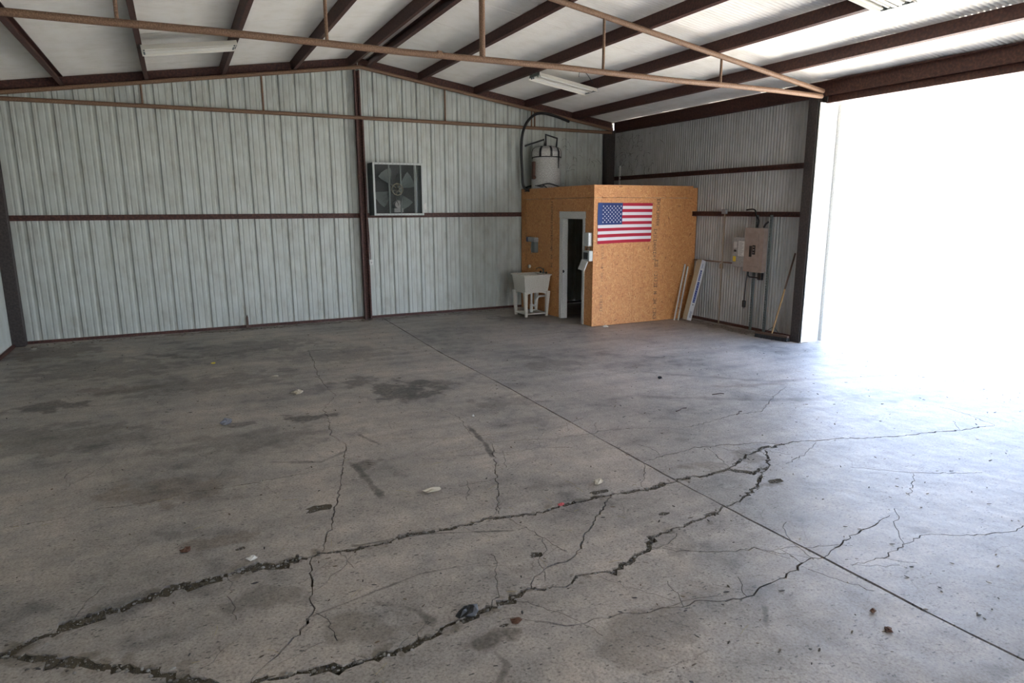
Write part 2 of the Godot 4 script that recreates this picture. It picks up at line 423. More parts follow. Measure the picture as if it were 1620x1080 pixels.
	for i in 420:
		var p := Vector2(g.randi() % N, g.randi() % N)
		var t := g.randf() * TAU
		var l := g.randi_range(8, 70)
		for q in l:
			var w := p + Vector2(cos(t), sin(t)) * q
			t += g.randf_range(-0.06, 0.06)
			if w.x < 0 or w.y < 0 or w.x >= N or w.y >= N: break
			var o := img.get_pixel(int(w.x), int(w.y))
			img.set_pixel(int(w.x), int(w.y), Color(o.r * 0.78, o.g * 0.77, o.b * 0.76))
	var m := StandardMaterial3D.new()
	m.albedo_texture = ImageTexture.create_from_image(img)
	m.roughness = 0.52
	m.metallic_specular = 0.45
	m.detail_enabled = true
	var dt := NoiseTexture2D.new()
	dt.width = 512
	dt.height = 512
	dt.seamless = true
	dt.noise = noise(0.09, 46, 4)
	var dg := Gradient.new()
	dg.offsets = PackedFloat32Array([0.0, 0.35, 0.6, 1.0])
	dg.colors = PackedColorArray([rgb(170, 168, 166), rgb(236, 235, 234), rgb(250, 250, 250), rgb(255, 255, 255)])
	dt.color_ramp = dg
	m.detail_albedo = dt
	m.detail_blend_mode = BaseMaterial3D.BLEND_MODE_MUL
	m.detail_uv_layer = BaseMaterial3D.DETAIL_UV_2
	m.uv2_triplanar = true
	m.uv2_world_triplanar = true
	m.uv2_scale = Vector3(0.9, 0.9, 0.9)
	var bt := NoiseTexture2D.new()
	bt.width = 1024
	bt.height = 1024
	bt.seamless = true
	bt.as_normal_map = true
	bt.bump_strength = 3.0
	bt.noise = noise(0.03, 47, 5)
	m.normal_enabled = true
	m.normal_texture = bt
	m.normal_scale = 0.18
	return [m]

func blot(img: Image, N: int, s: Array, f: FastNoiseLite) -> void:
	var k := N / 12.6
	var c := Vector2((s[0] + 2.8) * k, (s[1] + 14.1) * k)
	var r := maxf(s[2], s[3]) * k * 1.5
	var ct := cos(s[4])
	var sn := sin(s[4])
	for y in range(maxi(0, int(c.y - r)), mini(N, int(c.y + r) + 1)):
		for x in range(maxi(0, int(c.x - r)), mini(N, int(c.x + r) + 1)):
			var d := Vector2(x, y) - c
			var e := Vector2((d.x * ct + d.y * sn) / (s[2] * k), (-d.x * sn + d.y * ct) / (s[3] * k)).length()
			if e > 1.5: continue
			var nn := f.get_noise_2d(x * 0.35, y * 0.35)
			var al: float = clampf((1.0 - e + nn * 0.9) / 0.35, 0.0, 1.0) * s[5] * (0.85 + 0.5 * f.get_noise_2d(x * 2.0, y * 2.0))
			if al > 0.0:
				img.set_pixel(x, y, img.get_pixel(x, y).lerp(s[6], clampf(al, 0.0, 1.0)))

func crack_pieces() -> Array:
	# short ribbons of uneven width that together open each crack
	var g := RandomNumberGenerator.new()
	g.seed = 77
	var out := []
	var lines := CRACKS.duplicate()
	for ci in range(1, CRACKS.size()):
		var k: Array = CRACKS[ci]
		for i in range(1, k.size() - 3, 2):
			if g.randf() > 0.22: continue
			var a := Vector2(k[i], k[i + 1])
			var dirv := (Vector2(k[i + 2], k[i + 3]) - a).normalized().rotated(g.randf_range(0.5, 1.2) * (1.0 if g.randf() < 0.5 else -1.0))
			var fork := [g.randf_range(0.004, 0.0065), a.x, a.y]
			for q in g.randi_range(2, 5):
				dirv = dirv.rotated(g.randf_range(-0.5, 0.5))
				a += dirv * g.randf_range(0.06, 0.16)
				fork.append(a.x)
				fork.append(a.y)
			lines.append(fork)
	for ci in lines.size():
		var k: Array = lines[ci]
		var w: float = k[0]
		var raw := PackedVector2Array()
		for i in range(1, k.size() - 1, 2):
			raw.append(Vector2(k[i], k[i + 1]))
		if ci == 0:
			raw[0] = Vector2(3.80, -14.02)
			raw.append(raw[raw.size() - 1] + (raw[raw.size() - 1] - raw[raw.size() - 3]).normalized() * 0.9)
		var pts := PackedVector2Array()
		var step := 0.04 if ci > 0 else 0.12
		for i in raw.size() - 1:
			var cnt := maxi(1, int(raw[i].distance_to(raw[i + 1]) / step))
			for q in cnt:
				var p := raw[i].lerp(raw[i + 1], float(q) / cnt)
				var am := 0.014 + 0.12 * w if ci > 0 else 0.003
				pts.append(p + Vector2(g.randf_range(-am, am), g.randf_range(-am, am)))
		pts.append(raw[raw.size() - 1])
		var i := 0
		while i < pts.size() - 1:
			var piece := PackedVector2Array([pts[i], pts[i + 1]])
			if i + 2 < pts.size():
				piece.append(pts[i + 2])
			var f := g.randf_range(0.45, 1.25)
			if ci > 0 and (i < 4 or i > pts.size() - 6):
				f *= 0.6
			if w > 0.025:
				f *= g.randf_range(0.6, 1.45)
			for pg in Geometry2D.offset_polyline(piece, maxf(0.0022, w * 0.5 * f), Geometry2D.JOIN_MITER, Geometry2D.END_SQUARE):
				out.append(pg)
			i += 2 if i + 2 < pts.size() else 1
	# spalled hollows
	for h in HOLLOWS:
		var pg := PackedVector2Array()
		for q in 14:
			var t := TAU * q / 14
			var r := g.randf_range(0.65, 1.15)
			pg.append(Vector2(h[0] + cos(t) * h[2] * r, h[1] + sin(t) * h[3] * r))
		out.append(pg)
	return out

var pieces := []
var boxes := []

func cut_tile(r: Rect2, side: PackedVector2Array, m: Mesher, deep: int) -> void:
	var tile := PackedVector2Array([r.position, Vector2(r.end.x, r.position.y), r.end, Vector2(r.position.x, r.end.y)])
	var left := Geometry2D.intersect_polygons(tile, side)
	for i in pieces.size():
		if not boxes[i].intersects(r): continue
		var nxt: Array[PackedVector2Array] = []
		for pg in left:
			nxt.append_array(Geometry2D.clip_polygons(pg, pieces[i]))
		left = nxt
		if deep < 5:
			for pg in left:
				if Geometry2D.is_polygon_clockwise(pg):
					var h := r.size * Vector2(0.47, 0.53)
					cut_tile(Rect2(r.position, h), side, m, deep + 1)
					cut_tile(Rect2(r.position + Vector2(h.x, 0), Vector2(r.size.x - h.x, h.y)), side, m, deep + 1)
					cut_tile(Rect2(r.position + Vector2(0, h.y), Vector2(h.x, r.size.y - h.y)), side, m, deep + 1)
					cut_tile(Rect2(r.position + h, r.size - h), side, m, deep + 1)
					return
	for pg in left:
		if Geometry2D.is_polygon_clockwise(pg): continue
		var ids := Geometry2D.triangulate_polygon(pg)
		for i in range(0, ids.size(), 3):
			var t := []
			var u := []
			for q in 3:
				var p: Vector2 = pg[ids[i + q]]
				t.append(Vector3(p.x, 0, p.y))
				u.append(Vector2((p.x + 2.8) / 12.6, (p.y + 14.1) / 12.6))
			m.poly(t, Vector3.UP, u)
		for i in pg.size():
			var a: Vector2 = pg[i]
			var b: Vector2 = pg[(i + 1) % pg.size()]
			var e := 0.0006
			if (absf(a.x - b.x) < e and (absf(a.x - r.position.x) < e or absf(a.x - r.end.x) < e)) or (absf(a.y - b.y) < e and (absf(a.y - r.position.y) < e or absf(a.y - r.end.y) < e)):
				continue
			var dn := Vector3(0, -0.035, 0)
			var pa := Vector3(a.x, 0, a.y)
			var pb := Vector3(b.x, 0, b.y)
			var ua := Vector2((a.x + 2.8) / 12.6, (a.y + 14.1) / 12.6)
			var ub := Vector2((b.x + 2.8) / 12.6, (b.y + 14.1) / 12.6)
			m.poly([pa, pb, pb + dn, pa + dn], Vector3(b.y - a.y, 0, a.x - b.x), [ua, ub, ub, ua])

func build_floor() -> void:
	var fl := setting("floor")
	var mats := floor_material()
	pieces = crack_pieces()
	for pg in pieces:
		var b := Rect2(pg[0], Vector2.ZERO)
		for p in pg:
			b = b.expand(p)
		boxes.append(b.grow(0.002))
	var x0 := LEFT_X - 0.05
	var x1 := RIGHT_X + 0.25
	var ja := Vector2(3.80, -14.02)
	var jb := Vector2(4.40, -1.05)
	var rl := CRACKS[0]
	jb = Vector2(rl[rl.size() - 2], rl[rl.size() - 1])
	jb = jb + (jb - Vector2(rl[rl.size() - 6], rl[rl.size() - 5])).normalized() * 0.9
	var mid := PackedVector2Array()
	for i in range(3, rl.size() - 1, 2):
		mid.append(Vector2(rl[i], rl[i + 1]))
	var lp := PackedVector2Array([Vector2(x0, -14.05), Vector2(ja.x, -14.05)])
	var rp := PackedVector2Array([Vector2(x1, -14.05), Vector2(ja.x, -14.05)])
	for p in mid:
		lp.append(p)
		rp.append(p)
	for p in [jb, Vector2(jb.x + 0.3, FRONT_Z)]:
		lp.append(p)
		rp.append(p)
	lp.append(Vector2(x0, FRONT_Z))
	rp.append(Vector2(x1, FRONT_Z))
	for s in [lp, rp]:
		var m := Mesher.new()
		var T := 0.62
		var z := -14.05
		while z < FRONT_Z:
			var hz := minf(T if z < -1.0 else 6.0, FRONT_Z - z)
			var x := x0
			while x < x1:
				var hx := minf(T if z < -1.0 else 13.0, x1 - x)
				cut_tile(Rect2(x, z, hx, hz), s, m, 0)
				x += hx
			z += hz
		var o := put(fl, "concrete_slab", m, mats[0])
		o.set_meta("label", "warm grey cracked concrete slab" if s == lp else "cool grey concrete slab towards the open door")
	# soil under the slab, showing in the cracks
	var d := Mesher.new()
	d.box(Vector3((x0 + x1) / 2, -0.071, (FRONT_Z - 14.05) / 2), Vector3(x1 - x0, 0.1, FRONT_Z + 14.05))
	tag(put(fl, "crack_soil", d, M.soil), "dark soil lying in the floor cracks", "", "", "stuff")
	# packed dirt standing higher in the wide cracks, and crumbs of broken concrete
	var g := RandomNumberGenerator.new()
	g.seed = 9
	var dirt := Mesher.new()
	var spots := []
	for ci in range(1, CRACKS.size()):
		var k: Array = CRACKS[ci]
		if k[0] < 0.024: continue
		for i in range(1, k.size() - 3, 2):
			var a := Vector2(k[i], k[i + 1])
			var b := Vector2(k[i + 2], k[i + 3])
			var cnt := maxi(2, int(a.distance_to(b) / 0.03))
			var nn := (b - a).orthogonal().normalized()
			for q in cnt:
				var p := a.lerp(b, float(q) / cnt)
				var p2 := a.lerp(b, float(q + 1) / cnt)
				var rows := []
				for e in [p, p2]:
					var row := []
					for t in [-1.0, -0.5, 0.0, 0.5, 1.0]:
						var w: Vector2 = e + nn * t * k[0] * 0.8
						row.append(Vector3(w.x, -0.009 + 0.006 * sin(w.x * 91.0 + w.y * 57.0) + 0.004 * sin(w.x * 213.0 - w.y * 171.0), w.y))
					rows.append(row)
				for t in 4:
					dirt.poly([rows[0][t], rows[0][t + 1], rows[1][t + 1], rows[1][t]], Vector3.UP)
				for r in int(4 + k[0] * 90):
					var w: Vector2 = p.lerp(p2, g.randf()) + nn * g.randfn(0.0, 0.42) * k[0]
					spots.append([w, g.randf_range(0.002, 0.0045) + (g.randf_range(0.003, 0.009) if g.randf() < 0.12 else 0.0)])
	for h in HOLLOWS:
		var ring := []
		for q in 12:
			var t := TAU * q / 12
			ring.append(Vector3(h[0] + cos(t) * h[2] * 1.15, -0.003, h[1] + sin(t) * h[3] * 1.15))
		for q in 12:
			dirt.poly([Vector3(h[0], -0.009, h[1]), ring[q], ring[(q + 1) % 12]], Vector3.UP)
		for q in 40:
			var w := Vector2(h[0] + g.randfn(0, 0.45) * h[2], h[1] + g.randfn(0, 0.45) * h[3])
			spots.append([w, g.randf_range(0.002, 0.005)])
	tag(put(fl, "packed_dirt", dirt, M.soil), "packed dirt filling the widest cracks", "", "", "stuff")
	tag(scatter(fl, "crack_rubble", pebble(3), spots, [Color(0.10, 0.085, 0.065), Color(0.19, 0.17, 0.14), Color(0.22, 0.20, 0.175), Color(0.30, 0.285, 0.255), Color(0.06, 0.05, 0.04)], -0.006, g), "crumbs of broken concrete and dirt in the cracks", "", "", "stuff")
	# dead leaves, bark and grit lying about
	var bits := []
	for i in 1500:
		var z := -1.8 - 11.8 * pow(g.randf(), 1.3)
		var x := g.randf_range(-2.5, 9.4)
		bits.append([Vector2(x, z), g.randf_range(0.003, 0.012)])
	for i in 260:
		bits.append([Vector2(g.randf_range(-2.4, 7.0), -13.8 + absf(g.randfn(0, 0.12))), g.randf_range(0.005, 0.018)])
	for i in 160:
		bits.append([Vector2(9.5 - absf(g.randfn(0, 0.12)), g.randf_range(-10.7, -8.0)), g.randf_range(0.005, 0.016)])
	tag(scatter(fl, "floor_litter", flake(), bits, [Color(0.05, 0.04, 0.03), Color(0.09, 0.065, 0.04), Color(0.14, 0.10, 0.06), Color(0.06, 0.055, 0.05), Color(0.35, 0.31, 0.24)], 0.002, g), "small dry leaf and bark crumbs scattered over the concrete", "", "", "stuff")

func pebble(sd: int) -> ArrayMesh:
	var g := RandomNumberGenerator.new()
	g.seed = sd
	var m := Mesher.new()
	var ring := [[], []]
	for k in 6:
		var t := TAU * k / 6
		ring[0].append(Vector3(cos(t) * g.randf_range(0.8, 1.2), -0.5, sin(t) * g.randf_range(0.7, 1.1)))
		ring[1].append(Vector3(cos(t + 0.3) * g.randf_range(0.6, 0.9), g.randf_range(0.3, 0.6), sin(t + 0.3) * g.randf_range(0.5, 0.9)))
	var top := Vector3(0.1, 0.85, 0.0)
	for k in 6:
		var j := (k + 1) % 6
		m.poly([ring[0][k], ring[0][j], ring[1][j], ring[1][k]], ring[0][k] + ring[0][j])
		m.poly([ring[1][k], ring[1][j], top], Vector3(0, 1, 0) + ring[1][k])
	m.poly(ring[0], Vector3.DOWN)
	return m.mesh()

func flake() -> ArrayMesh:
	var m := Mesher.new()
	var p := PackedVector2Array([Vector2(-1.3, 0), Vector2(-0.6, 0.5), Vector2(0.4, 0.42), Vector2(1.3, 0.05), Vector2(0.5, -0.45), Vector2(-0.5, -0.38)])
	m.prism(p, Vector3(0, -0.1, 0), Vector3(1, 0.1, 0), Vector3(0, 0.12, 1), Vector3(0, 0.22, 0))
	return m.mesh()

func scatter(parent: Node, called: String, shape: ArrayMesh, spots: Array, tones: Array, y: float, g: RandomNumberGenerator) -> MultiMeshInstance3D:
	var mm := MultiMesh.new()
	mm.transform_format = MultiMesh.TRANSFORM_3D
	mm.use_colors = true
	mm.mesh = shape
	mm.instance_count = spots.size()
	for i in spots.size():
		var s: float = spots[i][1]
		var b := Basis.from_euler(Vector3(g.randf_range(-0.3, 0.3), g.randf() * TAU, g.randf_range(-0.3, 0.3))).scaled(Vector3(s * g.randf_range(0.8, 1.6), s * g.randf_range(0.7, 1.2), s))
		mm.set_instance_transform(i, Transform3D(b, Vector3(spots[i][0].x, y + s * 0.2, spots[i][0].y)))
		mm.set_instance_color(i, tones[g.randi() % tones.size()])
	var o := MultiMeshInstance3D.new()
	o.name = called
	o.multimesh = mm
	var mt := plain(Color.WHITE, 0.9)
	mt.vertex_color_use_as_albedo = true
	o.material_override = mt
	parent.add_child(o, true)
	return o

# ---------------------------------------------------------------- ribbed walls
func rib_profile(u0: float, u1: float, rib0: float) -> Array:
	# (along, outward) points: 30.5 cm pitch, one deep rib and two shallow ones between
	var pts := []
	var k := int(floor((u0 - rib0) / 0.305)) - 1
	while rib0 + k * 0.305 < u1 + 0.4:
		var r := rib0 + k * 0.305
		for q in [[-0.044, 0.0], [-0.020, 0.038], [0.020, 0.038], [0.044, 0.0], [0.080, 0.0], [0.088, 0.009], [0.108, 0.009], [0.116, 0.0], [0.189, 0.0], [0.197, 0.009], [0.217, 0.009], [0.225, 0.0]]:
			pts.append(Vector2(r + q[0], q[1]))
		k += 1
	return pts

func at_profile(pts: Array, u: float) -> float:
	for i in pts.size() - 1:
		if u >= pts[i].x and u <= pts[i + 1].x:
			return lerpf(pts[i].y, pts[i + 1].y, (u - pts[i].x) / maxf(1e-6, pts[i + 1].x - pts[i].x))
	return 0.0

func rib_wall(parent: Node, org: Vector3, along: Vector3, outw: Vector3, u0: float, u1: float, rib0: float, top: Callable, bottom: float, mt: Material, hole := Rect2()) -> void:
	var full := rib_profile(u0, u1, rib0)
	var start := rib0 - 0.1525
	while start > u0: start -= 0.915
	var i := 0
	while start < u1:
		var a := maxf(start, u0)
		var b := minf(start + 0.915, u1)
		start += 0.915
		if b - a < 0.02: continue
		var us := [a]
		for p in full:
			if p.x > a + 0.001 and p.x < b - 0.001: us.append(p.x)
		for e in [hole.position.x, hole.end.x]:
			if hole.size.x > 0.0 and e > a and e < b: us.append(e)
		us.append(b)
		us.sort()
		var m := Mesher.new()
		var lap := 0.0018 * (i % 2)
		for k in us.size() - 1:
			var ua: float = us[k]
			var ub: float = us[k + 1]
			var da := at_profile(full, ua) + lap
			var db := at_profile(full, ub) + lap
			var spans := [[bottom, -1.0]]
			if hole.size.x > 0.0 and ua >= hole.position.x - 0.001 and ub <= hole.end.x + 0.001:
				spans = [[bottom, hole.position.y], [hole.end.y, -1.0]]
			for s in spans:
				var ta: float = s[1] if s[1] > 0.0 else top.call(ua)
				var tb: float = s[1] if s[1] > 0.0 else top.call(ub)
				for sk in [0.0, 0.007]:
					var pa: Vector3 = org + along * ua + outw * (da + sk)
					var pb: Vector3 = org + along * ub + outw * (db + sk)
					m.poly([pa + Vector3.UP * s[0], pb + Vector3.UP * s[0], pb + Vector3.UP * tb, pa + Vector3.UP * ta], -outw if sk == 0.0 else outw)
		put(parent, "wall_panel", m, mt)
		i += 1

# Side wall of corrugated sheets, 6.8 cm waves, each sheet lapped over the next.
func wave_wall(parent: Node, x: float, out: float, z0: float, z1: float, top: float, mt: Material) -> void:
	var pitch := 0.0677
	var amp := 0.0068
	var seg := 8
	var z := z0
	var k := 0
	while z < z1 - 0.01:
		var end := minf(z + pitch * 10.0, z1)
		var cnt := int(ceil((end - z) / (pitch / seg)))
		var m := Mesher.new()
		for sk in [0.0, 0.005]:
			for i in cnt:
				var p := []
				var ns := []
				for e in [i, i + 1]:
					var zz := minf(z + pitch * e / seg, end)
					var ph: float = TAU * (zz - z) / pitch
					p.append(Vector3(x + out * (0.009 + amp * sin(ph) + sk + 0.003 * (k % 2)), 0.0, zz))
					var nn := Vector3(out, 0, -amp * TAU / pitch * cos(ph)).normalized()
					ns.append(nn if sk > 0.0 else -nn)
				m.smooth([p[0] + Vector3.UP * 0.02, p[1] + Vector3.UP * 0.02, p[1] + Vector3.UP * top, p[0] + Vector3.UP * top], [ns[0], ns[1], ns[1], ns[0]])
		put(parent, "wall_panel", m, mt)
		z = end
		k += 1

# A cold-formed C channel from a to b: web of the given depth along d, flanges along f.
func channel(m: Mesher, a: Vector3, b: Vector3, d: Vector3, f: Vector3, depth: float, flange: float, t := 0.006, lip := 0.018) -> void:
	var p := PackedVector2Array([Vector2(0, 0), Vector2(0, flange), Vector2(lip, flange), Vector2(lip, flange - t), Vector2(t, flange - t), Vector2(t, t), Vector2(depth - t, t), Vector2(depth - t, flange - t), Vector2(depth - lip, flange - t), Vector2(depth - lip, flange), Vector2(depth, flange), Vector2(depth, 0)])
	m.prism(p, a, d.normalized(), f.normalized(), b - a)

func build_walls() -> void:
	var gable := func(u: float) -> float: return chord(u) + 0.19
	var X := Vector3(1, 0, 0)
	var Y := Vector3(0, 1, 0)
	var Z := Vector3(0, 0, 1)
	var cols := setting("trim_3")
	# back gable
	var wb := setting("wall_back")
	rib_wall(wb, Vector3(0, 0, BACK_Z), X, -Z, LEFT_X, RIGHT_X, -2.3125, gable, 0.02, M.wall, Rect2(3.72, 2.28, 0.88, 0.86))
	var m := Mesher.new()
	channel(m, Vector3(LEFT_X, 2.115, BACK_Z + 0.002), Vector3(RIGHT_X, 2.115, BACK_Z + 0.002), Y, Z, 0.095, 0.06)
	put(wb, "girt", m, M.oxide)
	m = Mesher.new()
	m.box(Vector3((LEFT_X + RIGHT_X) / 2, 0.027, BACK_Z + 0.022), Vector3(RIGHT_X - LEFT_X, 0.05, 0.045), Basis(), 0.004)
	put(wb, "base_angle", m, M.oxide)
	m = Mesher.new()
	channel(m, Vector3(3.405, 0.004, -13.885), Vector3(3.405, 4.09, -13.885), X, Z, 0.145, 0.12, 0.008, 0.03)
	put(cols, "column", m, M.oxide)
	m = Mesher.new()
	channel(m, Vector3(3.41, 4.09, -13.89), Vector3(3.41, 4.99, -13.89), X, Z, 0.11, 0.09, 0.008, 0.03)
	put(cols, "column", m, M.oxide)
	m = Mesher.new()
	m.box(Vector3(-2.585, 2.06, -13.78), Vector3(0.19, 4.11, 0.19), Basis(), 0.006)
	put(cols, "column", m, M.column)
	m = Mesher.new()
	m.box(Vector3(9.50, 2.06, -13.80), Vector3(0.22, 4.11, 0.19), Basis(), 0.006)
	put(cols, "column", m, M.column)
	# right wall beside the door
	var wr := setting("wall_right")
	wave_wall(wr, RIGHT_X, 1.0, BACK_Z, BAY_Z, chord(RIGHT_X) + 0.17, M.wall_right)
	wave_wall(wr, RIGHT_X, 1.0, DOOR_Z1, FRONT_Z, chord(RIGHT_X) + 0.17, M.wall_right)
	for y in [3.0, 2.18]:
		m = Mesher.new()
		channel(m, Vector3(RIGHT_X - 0.002, y - 0.045, -13.9), Vector3(RIGHT_X - 0.002, y - 0.045, -7.97), Y, -X, 0.09, 0.075)
		put(wr, "girt", m, M.oxide)
	m = Mesher.new()
	m.box(Vector3(RIGHT_X - 0.025, 0.027, (BACK_Z - 7.97) / 2), Vector3(0.045, 0.05, -7.97 - BACK_Z), Basis(), 0.004)
	put(wr, "base_angle", m, M.oxide)
	m = Mesher.new()
	channel(m, Vector3(RIGHT_X - 0.02, chord(RIGHT_X) + 0.212, -13.9), Vector3(RIGHT_X - 0.02, chord(RIGHT_X) + 0.212, FRONT_Z), -Y, -X, 0.245, 0.08)
	put(wr, "eave_beam", m, M.oxide)
	for z in [BAY_Z, DOOR_Z1]:
		m = Mesher.new()
		# wide-flange column: its inner flange faces into the hall
		var sg := -1.0 if z == BAY_Z else 1.0
		var zc: float = z + sg * 0.105
		m.box(Vector3(9.456, 2.045, zc), Vector3(0.012, 4.09, 0.19), Basis(), 0.002)
		m.box(Vector3(9.654, 2.045, zc), Vector3(0.012, 4.09, 0.19), Basis(), 0.002)
		m.box(Vector3(9.555, 2.045, zc), Vector3(0.19, 4.09, 0.010))
		put(cols, "column", m, M.column)
	# white trim round the door opening
	var jm := setting("trim_1")
	m = Mesher.new()
	m.box(Vector3(9.68, 1.985, -7.836), Vector3(0.43, 3.95, 0.022), Basis(), 0.004)
	put(jm, "jamb_board", m, M.white_trim)
	m = Mesher.new()
	m.box(Vector3(9.905, 2.0, -7.815), Vector3(0.028, 3.98, 0.10), Basis(), 0.003)
	put(jm, "door_stop", m, M.white_trim)
	m = Mesher.new()
	m.box(Vector3(9.68, 1.985, DOOR_Z1 - 0.02), Vector3(0.43, 3.95, 0.022), Basis(), 0.004)
	put(jm, "jamb_board", m, M.white_trim)
	var hd := setting("trim_2")
	m = Mesher.new()
	channel(m, Vector3(9.66, 4.09, BAY_Z), Vector3(9.66, 4.09, DOOR_Z1 + 0.2), -Y, -X, 0.14, 0.07)
	put(hd, "header_channel", m, M.oxide)
	m = Mesher.new()
	m.box(Vector3(9.79, 4.03, (DOOR_Z0 + DOOR_Z1) / 2), Vector3(0.20, 0.05, DOOR_Z1 - DOOR_Z0 + 0.1), Basis(), 0.004)
	put(hd, "header_trim", m, M.white_trim)
	m = Mesher.new()
	m.box(Vector3(9.80, 4.18, (DOOR_Z0 + DOOR_Z1) / 2), Vector3(0.05, 0.26, DOOR_Z1 - DOOR_Z0 + 0.2))
	put(hd, "header_panel", m, M.white_trim)
	# left wall and the front gable behind the camera
	var wl := setting("wall_left")
	wave_wall(wl, LEFT_X, -1.0, BACK_Z, FRONT_Z, chord(RIGHT_X) + 0.17, M.wall)
	for y in [3.0, 2.16]:
		m = Mesher.new()
		channel(m, Vector3(LEFT_X + 0.002, y - 0.045, -13.9), Vector3(LEFT_X + 0.002, y - 0.045, FRONT_Z), Y, X, 0.09, 0.06)
		put(wl, "girt", m, M.oxide)
	m = Mesher.new()
	channel(m, Vector3(LEFT_X + 0.02, chord(RIGHT_X) + 0.20, -13.9), Vector3(LEFT_X + 0.02, chord(RIGHT_X) + 0.20, FRONT_Z), -Y, X, 0.235, 0.08)
	put(wl, "eave_beam", m, M.oxide)
	m = Mesher.new()
	m.box(Vector3(LEFT_X + 0.025, 0.027, (BACK_Z + FRONT_Z) / 2), Vector3(0.045, 0.05, FRONT_Z - BACK_Z), Basis(), 0.004)
	put(wl, "base_angle", m, M.oxide)
	for z in [BAY_Z, DOOR_Z1 + 0.1]:
		m = Mesher.new()
		m.box(Vector3(-2.585, 2.045, z), Vector3(0.19, 4.09, 0.19), Basis(), 0.006)
		put(cols, "column", m, M.column)
	var wf := setting("wall_front")
	# unseen doorway assumed in the front gable, sized to match the light inside
	rib_wall(wf, Vector3(0, 0, FRONT_Z), X, Z, LEFT_X, FRONT_X0, -2.3125, gable, 0.02, M.wall)
	rib_wall(wf, Vector3(0, 0, FRONT_Z), X, Z, FRONT_X0, FRONT_X1, -2.3125, gable, FRONT_TOP, M.wall)
	rib_wall(wf, Vector3(0, 0, FRONT_Z), X, Z, FRONT_X1, RIGHT_X, -2.3125, gable, 0.02, M.wall)

# ---------------------------------------------------------------- roof
func build_roof() -> void:
	var ce := setting("ceiling")
	var span := 6.48
	var pitch := 0.0677
	var amp := 0.0105
	for side in [-1.0, 1.0]:
		var down := Vector3(side, -SLOPE, 0).normalized()
		var nrm := Vector3(side * SLOPE, 1, 0).normalized()
		var m := Mesher.new()
		var waves := 10
		var seg := 8
		for sk in [0.0, 0.004]:
			for i in (waves + 1) * seg:
				var q := []
				var ns := []
				for e in [i, i + 1]:
					var z: float = pitch * e / seg
					var ph: float = TAU * e / seg
					q.append(Vector3(0, 0, z) + nrm * (amp * sin(ph) + sk))
					var nn := (nrm - Vector3(0, 0, 1) * (amp * TAU / pitch * cos(ph))).normalized()
					ns.append(nn if sk > 0.0 else -nn)
				var L := down * (span / sqrt(1.0) * 1.0)
				m.smooth([q[0] + down * 0.05, q[1] + down * 0.05, q[1] + L, q[0] + L], [ns[0], ns[1], ns[1], ns[0]])
		for e in [0, (waves + 1) * seg]:
			var zz: float = pitch * e / seg
			var p := Vector3(0, 0, zz)
			m.poly([p + down * 0.05, p + down * span, p + down * span + nrm * 0.004, p + down * 0.05 + nrm * 0.004], Vector3(0, 0, -1.0 if e == 0 else 1.0))
		var shape := m.mesh()
		var z := BACK_Z - 0.15
		var k := 0
		while z < FRONT_Z + 0.1:
			var o := put(ce, "roof_sheet", shape, M.roof)
			o.position = Vector3(RIDGE_X, PEAK + 0.04 + 0.17 + amp + 0.006 * (k % 2), z)
			z += pitch * waves
			k += 1
	var rc := Mesher.new()
	rc.prism(PackedVector2Array([Vector2(-0.26, -0.02), Vector2(0, 0.03), Vector2(0.26, -0.02), Vector2(0.26, -0.012), Vector2(0, 0.038), Vector2(-0.26, -0.012)]), Vector3(RIDGE_X, PEAK + 0.245, BACK_Z - 0.15), Vector3(1, 0, 0), Vector3(0, 1, 0), Vector3(0, 0, FRONT_Z - BACK_Z + 0.3))
	put(ce, "ridge_cap", rc, M.roof)
	for x in [0.16, 1.25, 2.5, 3.75, 5.0]:
		for side in [-1.0, 1.0]:
			var nrm := Vector3(side * SLOPE, 1, 0).normalized()
			var dn := Vector3(side, -SLOPE, 0).normalized()
			var p := Vector3(RIDGE_X + side * x, chord(RIDGE_X + side * x) + 0.038, BACK_Z + 0.06)
			var q := Vector3(p.x, p.y, FRONT_Z - 0.06)
			var m := Mesher.new()
			# the web looks down the left slope and up the right one, where the camera sees it
			var f := dn if x > 0.2 and side > 0.0 else -dn
			channel(m, p - f * 0.03, q - f * 0.03, nrm, f, 0.17, 0.065)
			put(ce, "purlin", m, M.oxide)
	for side in [-1.0, 1.0]:
		var dn := Vector3(side, -SLOPE, 0).normalized()
		var nrm := Vector3(side * SLOPE, 1, 0).normalized()
		for z in [BACK_Z + 0.01, FRONT_Z - 0.07]:
			var m := Mesher.new()
			channel(m, Vector3(RIDGE_X, PEAK + 0.04, z), Vector3(RIDGE_X, PEAK + 0.04, z) + dn * 6.2, nrm, Vector3(0, 0, 1), 0.165, 0.055)
			put(ce, "rake_channel", m, M.oxide)

